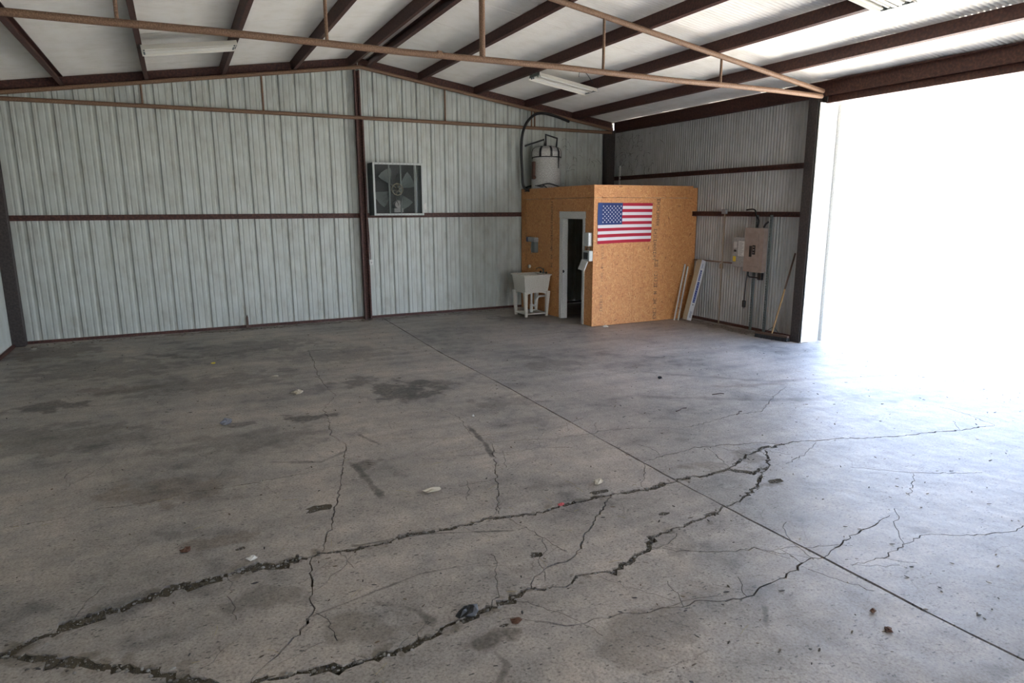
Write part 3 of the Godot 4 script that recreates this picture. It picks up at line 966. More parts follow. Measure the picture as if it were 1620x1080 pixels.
func build_truss(z: float, r: float, label: String, m_pipe: Material, far: bool) -> void:
	var t := thing("pipe_truss", label, "truss", Vector3(RIDGE_X, 4.07, z), 0.0, "welded pipe trusses")
	var b := -4.07
	for side in [-1.0, 1.0]:
		var m := Mesher.new()
		m.tube([Vector3(0, PEAK + b, 0), Vector3(side * 6.0, PEAK - SLOPE * 6.0 + b, 0)], r, 12)
		put(t, "top_chord", m, m_pipe)
	var m := Mesher.new()
	var pts := []
	for i in 13:
		var x := -5.98 + 11.96 * i / 12.0
		pts.append(Vector3(x, 0.018 * cos(x / 6.0 * PI * 0.5) - 0.012 + (0.0 if far else 0.008 * sin(x * 1.7)), 0))
	m.tube(pts, r, 12)
	var ch := put(t, "bottom_chord", m, m_pipe)
	if not far:
		var cp := Mesher.new()
		cp.tube([Vector3(-0.58, 0.012, 0), Vector3(-0.53, 0.012, 0)], r * 1.12, 12)
		put(ch, "coupling", cp, m_pipe)
	for x in [-3.85, -1.86, 0.0, 1.76, 3.82]:
		if far and x == 0.0: continue
		var h := Mesher.new()
		var rr := 0.036 if x == 0.0 else 0.019
		h.tube([Vector3(x, 0.03, 0), Vector3(x, PEAK - SLOPE * absf(x) + b - 0.03, 0)], rr, 10)
		put(t, "hanger", h, m_pipe)
		if far and x > 3.0:
			h = Mesher.new()
			h.tube([Vector3(x + 0.08, 0.03, 0), Vector3(x + 0.08, PEAK - SLOPE * absf(x + 0.08) + b - 0.03, 0)], rr, 10)
			put(t, "hanger", h, m_pipe)

func build_outside() -> void:
	var g := setting("ground_outside")
	var m := Mesher.new()
	m.box(Vector3(RIGHT_X + 0.26 + 60, -0.11, -20), Vector3(120, 0.2, 240))
	put(g, "gravel_yard", m, M.apron)
	m = Mesher.new()
	m.box(Vector3(RIGHT_X + 0.26 - 60, -0.11, FRONT_Z + 0.02 + 48), Vector3(120, 0.2, 96))
	put(g, "gravel_yard", m, M.apron)

# ---------------------------------------------------------------- OSB booth
func osb_image(w: int, h: int, px_per_m: float, stamps: Array, sd: int) -> Image:
	var g := RandomNumberGenerator.new()
	g.seed = sd
	var img := Image.create(w, h, false, Image.FORMAT_RGB8)
	img.fill(rgb(202, 142, 88))
	var tones := [rgb(216, 154, 97), rgb(208, 142, 87), rgb(222, 164, 104), rgb(200, 131, 78), rgb(212, 148, 91), rgb(228, 176, 116), rgb(190, 123, 74), rgb(218, 158, 99)]
	var count := int(w * h / 62.0)
	for i in count:
		var p := Vector2(g.randi() % w, g.randi() % h)
		var t := g.randfn(0.0, 0.55) + (PI / 2 if g.randf() < 0.6 else 0.0)
		var d := Vector2(cos(t), sin(t))
		var n := d.orthogonal()
		var l := int(g.randf_range(0.025, 0.085) * px_per_m)
		var b := int(maxf(1.0, g.randf_range(0.004, 0.016) * px_per_m))
		var c: Color = tones[g.randi() % tones.size()]
		c = c.darkened(g.randf_range(0.0, 0.07))
		if g.randf() < 0.006: c = rgb(118, 76, 46)
		for u in l:
			for q in b:
				var o := p + d * u + n * q
				if o.x >= 0 and o.y >= 0 and o.x < w and o.y < h:
					img.set_pixel(int(o.x), int(o.y), c)
	# printed mill stamps: worn dark block letters reading up the sheet
	for s in stamps:
		var x := int(s[0] * px_per_m)
		var y := int(s[1] * px_per_m)
		var wd := int(s[2] * px_per_m)
		var end := int(s[3] * px_per_m)
		while y < end:
			var kind := g.randi() % 5
			var hh := int(g.randf_range(0.035, 0.06) * px_per_m)
			for yy in hh:
				for xx in wd:
					var on := false
					var fx := float(xx) / wd
					var fy := float(yy) / hh
					match kind:
						0: on = fy < 0.28 or absf(fx - 0.5) < 0.12 or fy > 0.75
						1: on = fy < 0.25 or fx < 0.16 or fx > 0.84
						2: on = absf(fy - 0.5) < 0.16
						3: on = fy < 0.25 or fy > 0.72 or absf(fx - fy) < 0.14
						_: on = fx > 0.8 or fx < 0.18 or absf(fy - 0.5) < 0.2
					if on and g.randf() < s[4] and y + yy < h and x + xx < w:
						var o := img.get_pixel(x + xx, h - 1 - (y + yy))
						img.set_pixel(x + xx, h - 1 - (y + yy), o.lerp(rgb(52, 46, 40), 0.72))
			y += hh + int(0.014 * px_per_m)
			if g.randf() < 0.12: y += int(0.07 * px_per_m)
	return img

func osb_mat(img: Image) -> StandardMaterial3D:
	var m := StandardMaterial3D.new()
	m.albedo_texture = ImageTexture.create_from_image(img)
	m.roughness = 0.62
	return m

func sheet(parent: Node, called: String, a: Vector2, b: Vector2, plane: float, th: float, front: bool, mt: Material, org: Vector2, size: Vector2) -> MeshInstance3D:
	# OSB board with its outer face at plane: front looks to +z (a, b in x, y), else to -x (a, b in z, y)
	var m := Mesher.new()
	var c := 0.0006
	var out := Vector3(0, 0, 1) if front else Vector3(-1, 0, 0)
	var f := func(u: float, y: float, d: float) -> Vector3:
		return Vector3(u, y, plane - d) if front else Vector3(plane + d, y, u)
	var uvf := func(u: float, y: float) -> Vector2:
		return Vector2((u - org.x) / size.x, 1.0 - (y - org.y) / size.y)
	var q := [[a.x + c, a.y + c], [b.x - c, a.y + c], [b.x - c, b.y - c], [a.x + c, b.y - c]]
	var o := [[a.x, a.y], [b.x, a.y], [b.x, b.y], [a.x, b.y]]
	var fp := []
	var fu := []
	for k in q:
		fp.append(f.call(k[0], k[1], 0.0))
		fu.append(uvf.call(k[0], k[1]))
	m.poly(fp, out, fu)
	var bp := []
	for k in o:
		bp.append(f.call(k[0], k[1], th))
	m.poly(bp, -out, fu)
	for i in 4:
		var j := (i + 1) % 4
		var dirv: Vector3 = f.call((o[i][0] + o[j][0]) / 2 - (a.x + b.x) / 2, (o[i][1] + o[j][1]) / 2 - (a.y + b.y) / 2, 0.0) - f.call(0.0, 0.0, 0.0)
		m.poly([f.call(q[i][0], q[i][1], 0.0), f.call(q[j][0], q[j][1], 0.0), f.call(o[j][0], o[j][1], c), f.call(o[i][0], o[i][1], c)], dirv + out * 0.001, [fu[i], fu[j], fu[j], fu[i]])
		m.poly([f.call(o[i][0], o[i][1], c), f.call(o[j][0], o[j][1], c), f.call(o[j][0], o[j][1], th), f.call(o[i][0], o[i][1], th)], dirv, [fu[i], fu[j], fu[j], fu[i]])
	return put(parent, called, m, mt)

func build_booth() -> void:
	var t := thing("osb_booth", "small room of orange-brown oriented strand board in the back corner", "booth")
	var fo := Vector2(7.10, 0.0)
	var fs := Vector2(2.70, 2.74)
	var fi := osb_image(1080, 1096, 400.0, [[1.555, 0.05, 0.085, 1.25, 0.75], [1.50, 1.25, 0.085, 1.85, 0.65], [1.55, 1.95, 0.09, 2.47, 0.7], [0.24, 0.30, 0.06, 0.62, 0.6], [0.25, 0.95, 0.05, 1.6, 0.35]], 61)
	var lo := Vector2(-14.0, 0.0)
	var ls := Vector2(3.2, 2.74)
	var li := osb_image(1280, 1096, 400.0, [[1.48, 1.05, 0.085, 2.45, 0.7], [0.32, 0.9, 0.06, 2.3, 0.3]], 62)
	var mf := osb_mat(fi)
	var ml := osb_mat(li)
	var P := -10.85
	for b in [[7.158, 0.006, 8.118, 2.494], [8.122, 0.006, 9.578, 2.494], [7.158, 2.499, 8.80, 2.735], [8.804, 2.499, 9.578, 2.735]]:
		sheet(t, "osb_board", Vector2(b[0], b[1]), Vector2(b[2], b[3]), P, 0.012, true, mf, fo, fs)
	# strip of the same board scribed to the wall, notched round the girt
	var fill := setting("trim_4")
	for y in [[0.006, 2.13], [2.23, 2.70]]:
		sheet(fill, "board_filler", Vector2(9.582, y[0]), Vector2(9.712, y[1]), P - 0.014, 0.012, true, ml, Vector2(8.5, 0), ls)
	for b in [[-13.885, 0.006, -13.662, 2.494], [-13.658, 0.006, -12.522, 2.494], [-12.518, 0.006, -12.03, 2.494], [-12.026, 2.11, -11.214, 2.494], [-11.21, 0.006, -10.863, 2.494], [-13.885, 2.499, -12.40, 2.728], [-12.396, 2.499, -10.863, 2.735]]:
		sheet(t, "osb_board", Vector2(b[0], b[1]), Vector2(b[2], b[3]), 7.17, 0.012, false, ml, lo, ls)
	# framing studs behind the boards, roof deck
	var m := Mesher.new()
	m.box(Vector3(8.41, 2.655, -12.375), Vector3(2.44, 0.016, 3.0))
	put(t, "roof_deck", m, ml)
	for z in [-13.86, -13.1, -12.55, -11.16, -10.92]:
		m = Mesher.new()
		m.box(Vector3(7.228, 1.325, z), Vector3(0.088, 2.63, 0.038), Basis(), 0.002)
		put(t, "stud", m, M.wood)
	for x in [7.75, 8.36, 8.97, 9.55]:
		m = Mesher.new()
		m.box(Vector3(x, 1.325, -10.91), Vector3(0.038, 2.63, 0.088), Basis(), 0.002)
		put(t, "stud", m, M.wood)
	# white door frame
	var df := Node3D.new()
	df.name = "door_frame"
	t.add_child(df, true)
	df.set_meta("label", "white painted door casing")
	for b in [[-12.115, -12.02, 0.004, 2.105], [-11.222, -11.155, 0.004, 2.105], [-12.13, -11.14, 2.106, 2.235]]:
		m = Mesher.new()
		m.box(Vector3(7.159, (b[2] + b[3]) / 2, (b[0] + b[1]) / 2), Vector3(0.02, b[3] - b[2], b[1] - b[0]), Basis(), 0.003)
		put(df, "casing", m, M.white_trim)
	for z in [-12.018, -11.224]:
		m = Mesher.new()
		m.box(Vector3(7.232, 1.05, z), Vector3(0.122, 2.09, 0.018), Basis(), 0.002)
		put(df, "jamb", m, M.white_trim)
	m = Mesher.new()
	m.box(Vector3(7.232, 2.095, -11.62), Vector3(0.122, 0.018, 0.78), Basis(), 0.002)
	put(df, "jamb", m, M.white_trim)
	m = Mesher.new()
	m.box(Vector3(7.19, 1.0, -12.006), Vector3(0.03, 0.06, 0.006), Basis(), 0.002)
	m.tube([Vector3(7.195, 1.0, -12.003), Vector3(7.195, 1.0, -11.985)], 0.012, 8)
	put(df, "strike_plate", m, M.dark_steel)

	# flag pinned to the board
	var F := Image.create(760, 460, false, Image.FORMAT_RGB8)
	for s in 13:
		F.fill_rect(Rect2i(0, int(s * 460.0 / 13), 760, int(460.0 / 13) + 2), rgb(176, 34, 58) if s % 2 == 0 else rgb(226, 220, 222))
	F.fill_rect(Rect2i(0, 0, 334, int(460.0 * 7 / 13)), rgb(46, 62, 112))
	F.fill_rect(Rect2i(0, 0, 60, int(460.0 * 7 / 13)), rgb(54, 76, 128))
	for row in 9:
		for k in (6 if row % 2 == 0 else 5):
			star(F, Vector2(72 + 48 * k + (24 if row % 2 else 0), 38 + 22.3 * row), 9.5)
	var fm := StandardMaterial3D.new()
	fm.albedo_texture = ImageTexture.create_from_image(F)
	fm.roughness = 0.85
	var fl := thing("flag", "striped red and white cloth flag with starred blue canton on the board wall", "flag", Vector3(7.245, 1.615, P + 0.002))
	m = Mesher.new()
	var nx := 40
	var ny := 20
	var pos := func(i: int, j: int) -> Vector3:
		var u := float(i) / nx
		var v := float(j) / ny
		var sag := 0.012 * sin(u * PI) * (1 - v)
		return Vector3(u * (1.30 - 0.02 * (1 - v) * u) + 0.004 * sin(v * 7.0), v * (0.785 - 0.005 * u) + 0.018 * u * (1.0 - v) + sag * 0.5, 0.004 + 0.0035 * (sin(u * 23.0 + v * 5.0) * 0.5 + sin(v * 19.0 + u * 7.0) * 0.5) + 0.0035)
	for i in nx:
		for j in ny:
			var q := [pos.call(i, j), pos.call(i + 1, j), pos.call(i + 1, j + 1), pos.call(i, j + 1)]
			var uu := [Vector2(float(i) / nx, 1 - float(j) / ny), Vector2(float(i + 1) / nx, 1 - float(j) / ny), Vector2(float(i + 1) / nx, 1 - float(j + 1) / ny), Vector2(float(i) / nx, 1 - float(j + 1) / ny)]
			m.poly(q, Vector3(0, 0, 1), uu)
			var back := []
			for p in q: back.append(p - Vector3(0, 0, 0.0012))
			m.poly(back, Vector3(0, 0, -1), uu)
	put(fl, "cloth", m, fm)
	for k in [[0.01, 0.775], [1.28, 0.775], [0.01, 0.01], [1.27, 0.03]]:
		m = Mesher.new()
		m.lathe([Vector2(0.0, 0.006), Vector2(0.005, 0.005), Vector2(0.006, 0.0)], 8, Transform3D(Basis(Vector3.RIGHT, PI / 2), Vector3(k[0], k[1], 0.010)))
		put(fl, "tack", m, M.galv)

func star(img: Image, c: Vector2, r: float) -> void:
	for y in range(int(c.y - r), int(c.y + r) + 1):
		for x in range(int(c.x - r), int(c.x + r) + 1):
			var d := Vector2(x, y) - c
			var t := fposmod(atan2(d.x, -d.y) + PI / 5, TAU / 5) - PI / 5
			var lim := r * 0.40 / cos(absf(t) - PI / 5) if false else r * lerpf(1.0, 0.42, clampf(absf(t) / (PI / 5), 0, 1))
			if d.length() < lim and x >= 0 and y >= 0 and x < img.get_width() and y < img.get_height():
				img.set_pixel(x, y, rgb(228, 228, 232))

# ---------------------------------------------------------------- things at the booth
func build_sink() -> void:
	var t := thing("utility_sink", "off-white plastic laundry sink on four tapered legs against the booth", "sink", Vector3(6.80, 0.002, -12.735))
	# local: x -0.32 (front) .. 0.35 (wall), z -0.315 .. 0.315
	var top := 0.905
	var m := Mesher.new()
	# tapered basin, outside and inside walls
	var ring := func(k: float, y: float) -> Array:
		return [Vector3(-0.30 * k - 0.005, y, -0.295 * k), Vector3(0.33 * k, y, -0.295 * k), Vector3(0.33 * k, y, 0.295 * k), Vector3(-0.30 * k - 0.005, y, 0.295 * k)]
	var o0: Array = ring.call(1.0, top - 0.02)
	var o1: Array = ring.call(0.86, 0.53)
	var i0: Array = ring.call(0.93, top - 0.005)
	var i1: Array = ring.call(0.78, 0.56)
	for k in 4:
		var j := (k + 1) % 4
		m.poly([o0[k], o0[j], o1[j], o1[k]], o0[k] + o0[j] - Vector3(0, 2 * top, 0))
		m.poly([i0[k], i0[j], i1[j], i1[k]], Vector3(0, 2 * top, 0) - i0[k] - i0[j])
		# scalloped apron below the basin
		var ap := PackedVector2Array()
		var L: float = o1[k].distance_to(o1[j])
		ap.append(Vector2(0, 0.02))
		ap.append(Vector2(L, 0.02))
		for q in 9:
			var u := 1.0 - q / 8.0
			ap.append(Vector2(L * u, -0.085 + 0.075 * pow(sin(PI * u), 0.55)))
		var ux: Vector3 = (o1[j] - o1[k]).normalized()
		m.prism(ap, o1[k], ux, Vector3.UP, ux.cross(Vector3.UP) * 0.012)
	m.poly(i1, Vector3.UP)
	m.poly(o1, Vector3.DOWN)
	put(t, "basin", m, M.plastic)
	m = Mesher.new()
	for b in [[-0.335, -0.29, -0.315, 0.315], [0.25, 0.355, -0.315, 0.315], [-0.29, 0.25, -0.315, -0.27], [-0.29, 0.25, 0.27, 0.315]]:
		m.box(Vector3((b[0] + b[1]) / 2, top - 0.012, (b[2] + b[3]) / 2), Vector3(b[1] - b[0], 0.026, b[3] - b[2]), Basis(), 0.006)
	put(t, "rim", m, M.plastic)
	for sx in [-1.0, 1.0]:
		for sz in [-1.0, 1.0]:
			m = Mesher.new()
			var a := Vector3(-0.262 if sx < 0 else 0.285, 0.54, 0.252 * sz)
			var b := Vector3(-0.235 if sx < 0 else 0.26, 0.0, 0.24 * sz)
			for k in 4:
				pass
			tapered(m, a, b, 0.040, 0.024)
			put(t, "leg", m, M.plastic)
	m = Mesher.new()
	for b in [[-0.235, 0.26, 0.24, 0.24], [-0.235, 0.26, -0.24, -0.24], [-0.235, -0.235, -0.24, 0.24], [0.26, 0.26, -0.24, 0.24]]:
		m.box(Vector3((b[0] + b[1]) / 2, 0.06, (b[2] + b[3]) / 2), Vector3(absf(b[1] - b[0]) + 0.025, 0.03, absf(b[3] - b[2]) + 0.025), Basis(), 0.004)
	m.box(Vector3(0.0125, 0.052, 0), Vector3(0.48, 0.008, 0.47))
	put(t, "shelf", m, M.plastic)
	m = Mesher.new()
	m.lathe([Vector2(0.032, 0.0), Vector2(0.032, 0.02), Vector2(0.018, 0.03), Vector2(0.016, 0.10), Vector2(0.0, 0.11)], 12, Transform3D(Basis(), Vector3(0.30, top, 0.03)))
	m.tube([Vector3(0.30, top + 0.07, 0.03), Vector3(0.24, top + 0.12, 0.03), Vector3(0.16, top + 0.125, 0.03), Vector3(0.12, top + 0.10, 0.03)], 0.010, 8)
	put(t, "faucet", m, M.galv_dull)
	for s in [-0.1, 0.16]:
		m = Mesher.new()
		m.lathe([Vector2(0.022, 0.0), Vector2(0.022, 0.03), Vector2(0.012, 0.045), Vector2(0.0, 0.047)], 10, Transform3D(Basis(), Vector3(0.30, top, s)))
		put(t, "tap_handle", m, M.dark_steel)
	m = Mesher.new()
	m.tube([Vector3(0.02, 0.56, 0.0), Vector3(0.02, 0.28, 0.0), Vector3(0.03, 0.22, 0.0), Vector3(0.08, 0.20, 0.0), Vector3(0.12, 0.24, 0.0), Vector3(0.14, 0.33, 0.0), Vector3(0.19, 0.40, 0.02), Vector3(0.36, 0.41, 0.05)], 0.024, 10)
	m.tube([Vector3(0.02, 0.24, 0.0), Vector3(0.02, 0.066, 0.0)], [0.034, 0.034], 10)
	put(t, "drain_pipe", m, M.white_trim)

	# dispenser and valve on the board above
	var d := thing("soap_dispenser", "small grey dispenser with a blue end on the board wall above the sink", "dispenser", Vector3(7.168, 1.33, -13.2))
	m = Mesher.new()
	m.box(Vector3(-0.05, 0.13, 0.06), Vector3(0.10, 0.26, 0.15), Basis(), 0.01)
	put(d, "body", m, M.galv_dull)
	m = Mesher.new()
	m.box(Vector3(-0.06, 0.285, 0.0), Vector3(0.12, 0.10, 0.30), Basis(), 0.012)
	put(d, "hood", m, M.panel_grey)
	m = Mesher.new()
	m.box(Vector3(-0.06, 0.285, -0.19), Vector3(0.11, 0.11, 0.09), Basis(), 0.012)
	put(d, "end_cap", m, plain(rgb(44, 58, 92), 0.5))
	m = Mesher.new()
	m.tube([Vector3(-0.06, 0.24, -0.06), Vector3(-0.065, 0.06, -0.09), Vector3(-0.04, -0.02, -0.10)], 0.008, 8)
	put(d, "hose", m, M.white_trim)
	var v := thing("valve_knob", "small round pale valve knob on the board wall left of the faucet", "knob", Vector3(7.168, 1.0, -13.42))
	m = Mesher.new()
	m.lathe([Vector2(0.0, 0.06), Vector2(0.035, 0.058), Vector2(0.042, 0.045), Vector2(0.04, 0.02), Vector2(0.015, 0.015), Vector2(0.015, 0.0)], 14, Transform3D(Basis(Vector3(0, 0, 1), PI / 2), Vector3.ZERO))
	put(v, "knob", m, M.plastic)

	# two boxes at the corner
	var b1 := thing("wall_box", "closed white box on the booth corner, above the open one", "box", Vector3(7.168, 1.575, -10.985))
	m = Mesher.new()
	m.box(Vector3(-0.045, 0.13, 0), Vector3(0.09, 0.26, 0.165), Basis(), 0.006)
	put(b1, "case", m, M.galv)
	m = Mesher.new()
	m.box(Vector3(-0.047, 0.13, 0.083), Vector3(0.06, 0.22, 0.006), Basis(), 0.002)
	put(b1, "side_plate", m, M.white_trim)
	var b2 := thing("electrical_box", "grey electrical box with its cover hanging open on the booth corner", "box", Vector3(7.168, 1.29, -10.975))
	m = Mesher.new()
	m.box(Vector3(-0.045, 0.10, 0), Vector3(0.09, 0.20, 0.23), Basis(), 0.006)
	put(b2, "case", m, M.galv)
	m = Mesher.new()
	m.box(Vector3(-0.093, 0.10, -0.01), Vector3(0.006, 0.13, 0.15), Basis(), 0.002)
	m.box(Vector3(-0.10, 0.12, -0.01), Vector3(0.012, 0.05, 0.03), Basis(), 0.002)
	put(b2, "breaker_face", m, M.dark_steel)
	m = Mesher.new()
	m.box(Vector3(-0.135, -0.085, -0.03), Vector3(0.022, 0.20, 0.23), Basis(Vector3(0, 0, 1), -0.35) * Basis(Vector3(1, 0, 0), 0.12), 0.004)
	put(b2, "cover", m, M.white_trim)
	m = Mesher.new()
	m.tube([Vector3(-0.045, 0.20, 0.05), Vector3(-0.05, 0.255, 0.04), Vector3(-0.05, 0.265, 0.0), Vector3(-0.045, 0.25, -0.04), Vector3(-0.045, 0.20, -0.05)], 0.009, 8)
	put(b2, "cable_loop", m, M.galv_dull)

func tapered(m: Mesher, a: Vector3, b: Vector3, ra: float, rb: float) -> void:
	var A := []
	var B := []
	for k in [[-1, -1], [1, -1], [1, 1], [-1, 1]]:
		A.append(a + Vector3(k[0] * ra, 0, k[1] * ra))
		B.append(b + Vector3(k[0] * rb, 0, k[1] * rb))
	for k in 4:
		var j := (k + 1) % 4
		m.poly([A[k], A[j], B[j], B[k]], A[k] + A[j] - a * 2.0)
	m.poly(A, a - b)
	m.poly(B, b - a)

func build_drum() -> void:
	var t := thing("white_drum", "dirty white drum with black straps standing on the booth roof", "drum", Vector3(7.56, 2.664, -13.42))
	var white := mottled([[0.0, rgb(120, 116, 106)], [0.38, rgb(172, 170, 164)], [0.6, rgb(196, 196, 192)], [1.0, rgb(208, 208, 205)]], 0.55, 0.03, Vector3(2.4, 2.4, 2.4), 51)
	var m := Mesher.new()
	m.lathe([Vector2(0.0, 0.03), Vector2(0.335, 0.03), Vector2(0.34, 0.05), Vector2(0.305, 0.74), Vector2(0.29, 0.75)], 32)
	put(t, "body", m, white)
	m = Mesher.new()
	m.lathe([Vector2(0.32, 0.745), Vector2(0.325, 0.86), Vector2(0.30, 0.92), Vector2(0.24, 0.965), Vector2(0.13, 0.985), Vector2(0.0, 0.99)], 32)
	put(t, "lid", m, white)
	m = Mesher.new()
	m.lathe([Vector2(0.326, 0.735), Vector2(0.334, 0.735), Vector2(0.334, 0.758), Vector2(0.326, 0.758)], 32)
	put(t, "hoop", m, M.black)
	for a in [0.35, 1.15, 1.75, 2.5, 3.4, 4.4]:
		m = Mesher.new()
		var d := Vector3(cos(a), 0, sin(a))
		var pr := [[0.333, 0.74], [0.333, 0.86], [0.308, 0.925], [0.247, 0.972], [0.10, 0.994]]
		var tg := Vector3(-sin(a), 0, cos(a)) * 0.024
		for i in pr.size() - 1:
			var p: Vector3 = d * pr[i][0] + Vector3.UP * pr[i][1]
			var q: Vector3 = d * pr[i + 1][0] + Vector3.UP * pr[i + 1][1]
			var up := (d + Vector3.UP * 0.6).normalized() * 0.004
			m.poly([p - tg + up, p + tg + up, q + tg + up, q - tg + up], d + Vector3.UP * 0.6)
			m.poly([p - tg, p + tg, p + tg + up, p - tg + up], Vector3.DOWN)
			m.poly([p - tg, q - tg, q - tg + up, p - tg + up], -tg)
			m.poly([p + tg, q + tg, q + tg + up, p + tg + up], tg)
		put(t, "strap", m, M.black)
	m = Mesher.new()
	m.tube([Vector3(0.13, 0.74, 0.315), Vector3(0.125, 0.60, 0.322), Vector3(0.12, 0.50, 0.33)], [0.016, 0.01, 0.007], 8)
	put(t, "buckle_tail", m, M.black)
	m = Mesher.new()
	m.tube([Vector3(-0.02, 0.97, 0.0), Vector3(-0.02, 1.24, 0.0), Vector3(0.26, 1.17, 0.02), Vector3(0.24, 0.95, 0.02)], 0.022, 8)
	m.tube([Vector3(-0.07, 0.97, 0.03), Vector3(-0.08, 1.13, 0.03), Vector3(-0.52, 0.98, -0.05)], 0.020, 8)
	put(t, "steel_bracket", m, M.dark_steel)
	m = Mesher.new()
	m.box(Vector3(-0.34, 0.46, 0.02), Vector3(0.05, 0.38, 0.10), Basis(), 0.01)
	m.tube([Vector3(-0.33, 0.32, 0.06), Vector3(-0.36, 0.30, 0.12)], 0.03, 8)
	put(t, "pump", m, plain(rgb(96, 64, 50), 0.6))
	m = Mesher.new()
	m.box(Vector3(0.0, 0.014, 0.0), Vector3(0.72, 0.028, 0.70), Basis(Vector3.UP, 0.15), 0.004)
	put(t, "base_board", m, M.wood_dark)
	# hose looping up to the rafters
	var h := thing("black_hose", "black hose looping from the booth roof up to the rafters", "hose", Vector3(7.05, 2.75, -13.62))
	m = Mesher.new()
	m.tube(curve([Vector3(0.25, -0.075, 0.2), Vector3(0.12, -0.06, 0.1), Vector3(0.03, 0.05, 0.0), Vector3(0.0, 0.4, 0), Vector3(-0.02, 0.85, 0), Vector3(0.02, 1.2, 0), Vector3(0.14, 1.44, 0), Vector3(0.34, 1.60, 0), Vector3(0.6, 1.635, -0.02), Vector3(0.95, 1.58, -0.05), Vector3(1.25, 1.50, -0.07)]), 0.03, 10)
	put(h, "hose", m, M.dark_steel)
	var h2 := thing("tangled_cable", "tangle of dark cable lying along the booth roof edge", "cable", Vector3(7.40, 2.664, -13.0))
	m = Mesher.new()
	m.tube(curve([Vector3(-0.15, 0.10, -0.85), Vector3(-0.12, 0.14, -0.55), Vector3(-0.14, 0.13, -0.2), Vector3(-0.10, 0.16, 0.1), Vector3(-0.03, 0.12, 0.3), Vector3(0.1, 0.05, 0.42), Vector3(0.25, 0.02, 0.4)]), 0.014, 8)
	put(h2, "cable", m, M.black)
	m = Mesher.new()
	m.tube(curve([Vector3(-0.14, 0.11, -0.6), Vector3(-0.16, 0.13, -0.35), Vector3(-0.10, 0.10, -0.15), Vector3(-0.16, 0.12, 0.05), Vector3(-0.12, 0.02, 0.2)]), 0.011, 8)
	put(h2, "cable", m, M.black)

func curve(pts: Array) -> Array:
	# Catmull-Rom through the points
	var out := []
	for i in pts.size() - 1:
		var p0: Vector3 = pts[maxi(i - 1, 0)]
		var p3: Vector3 = pts[mini(i + 2, pts.size() - 1)]
		for k in 5:
			out.append(pts[i].cubic_interpolate(pts[i + 1], p0, p3, k / 5.0))
	out.append(pts[-1])
	return out

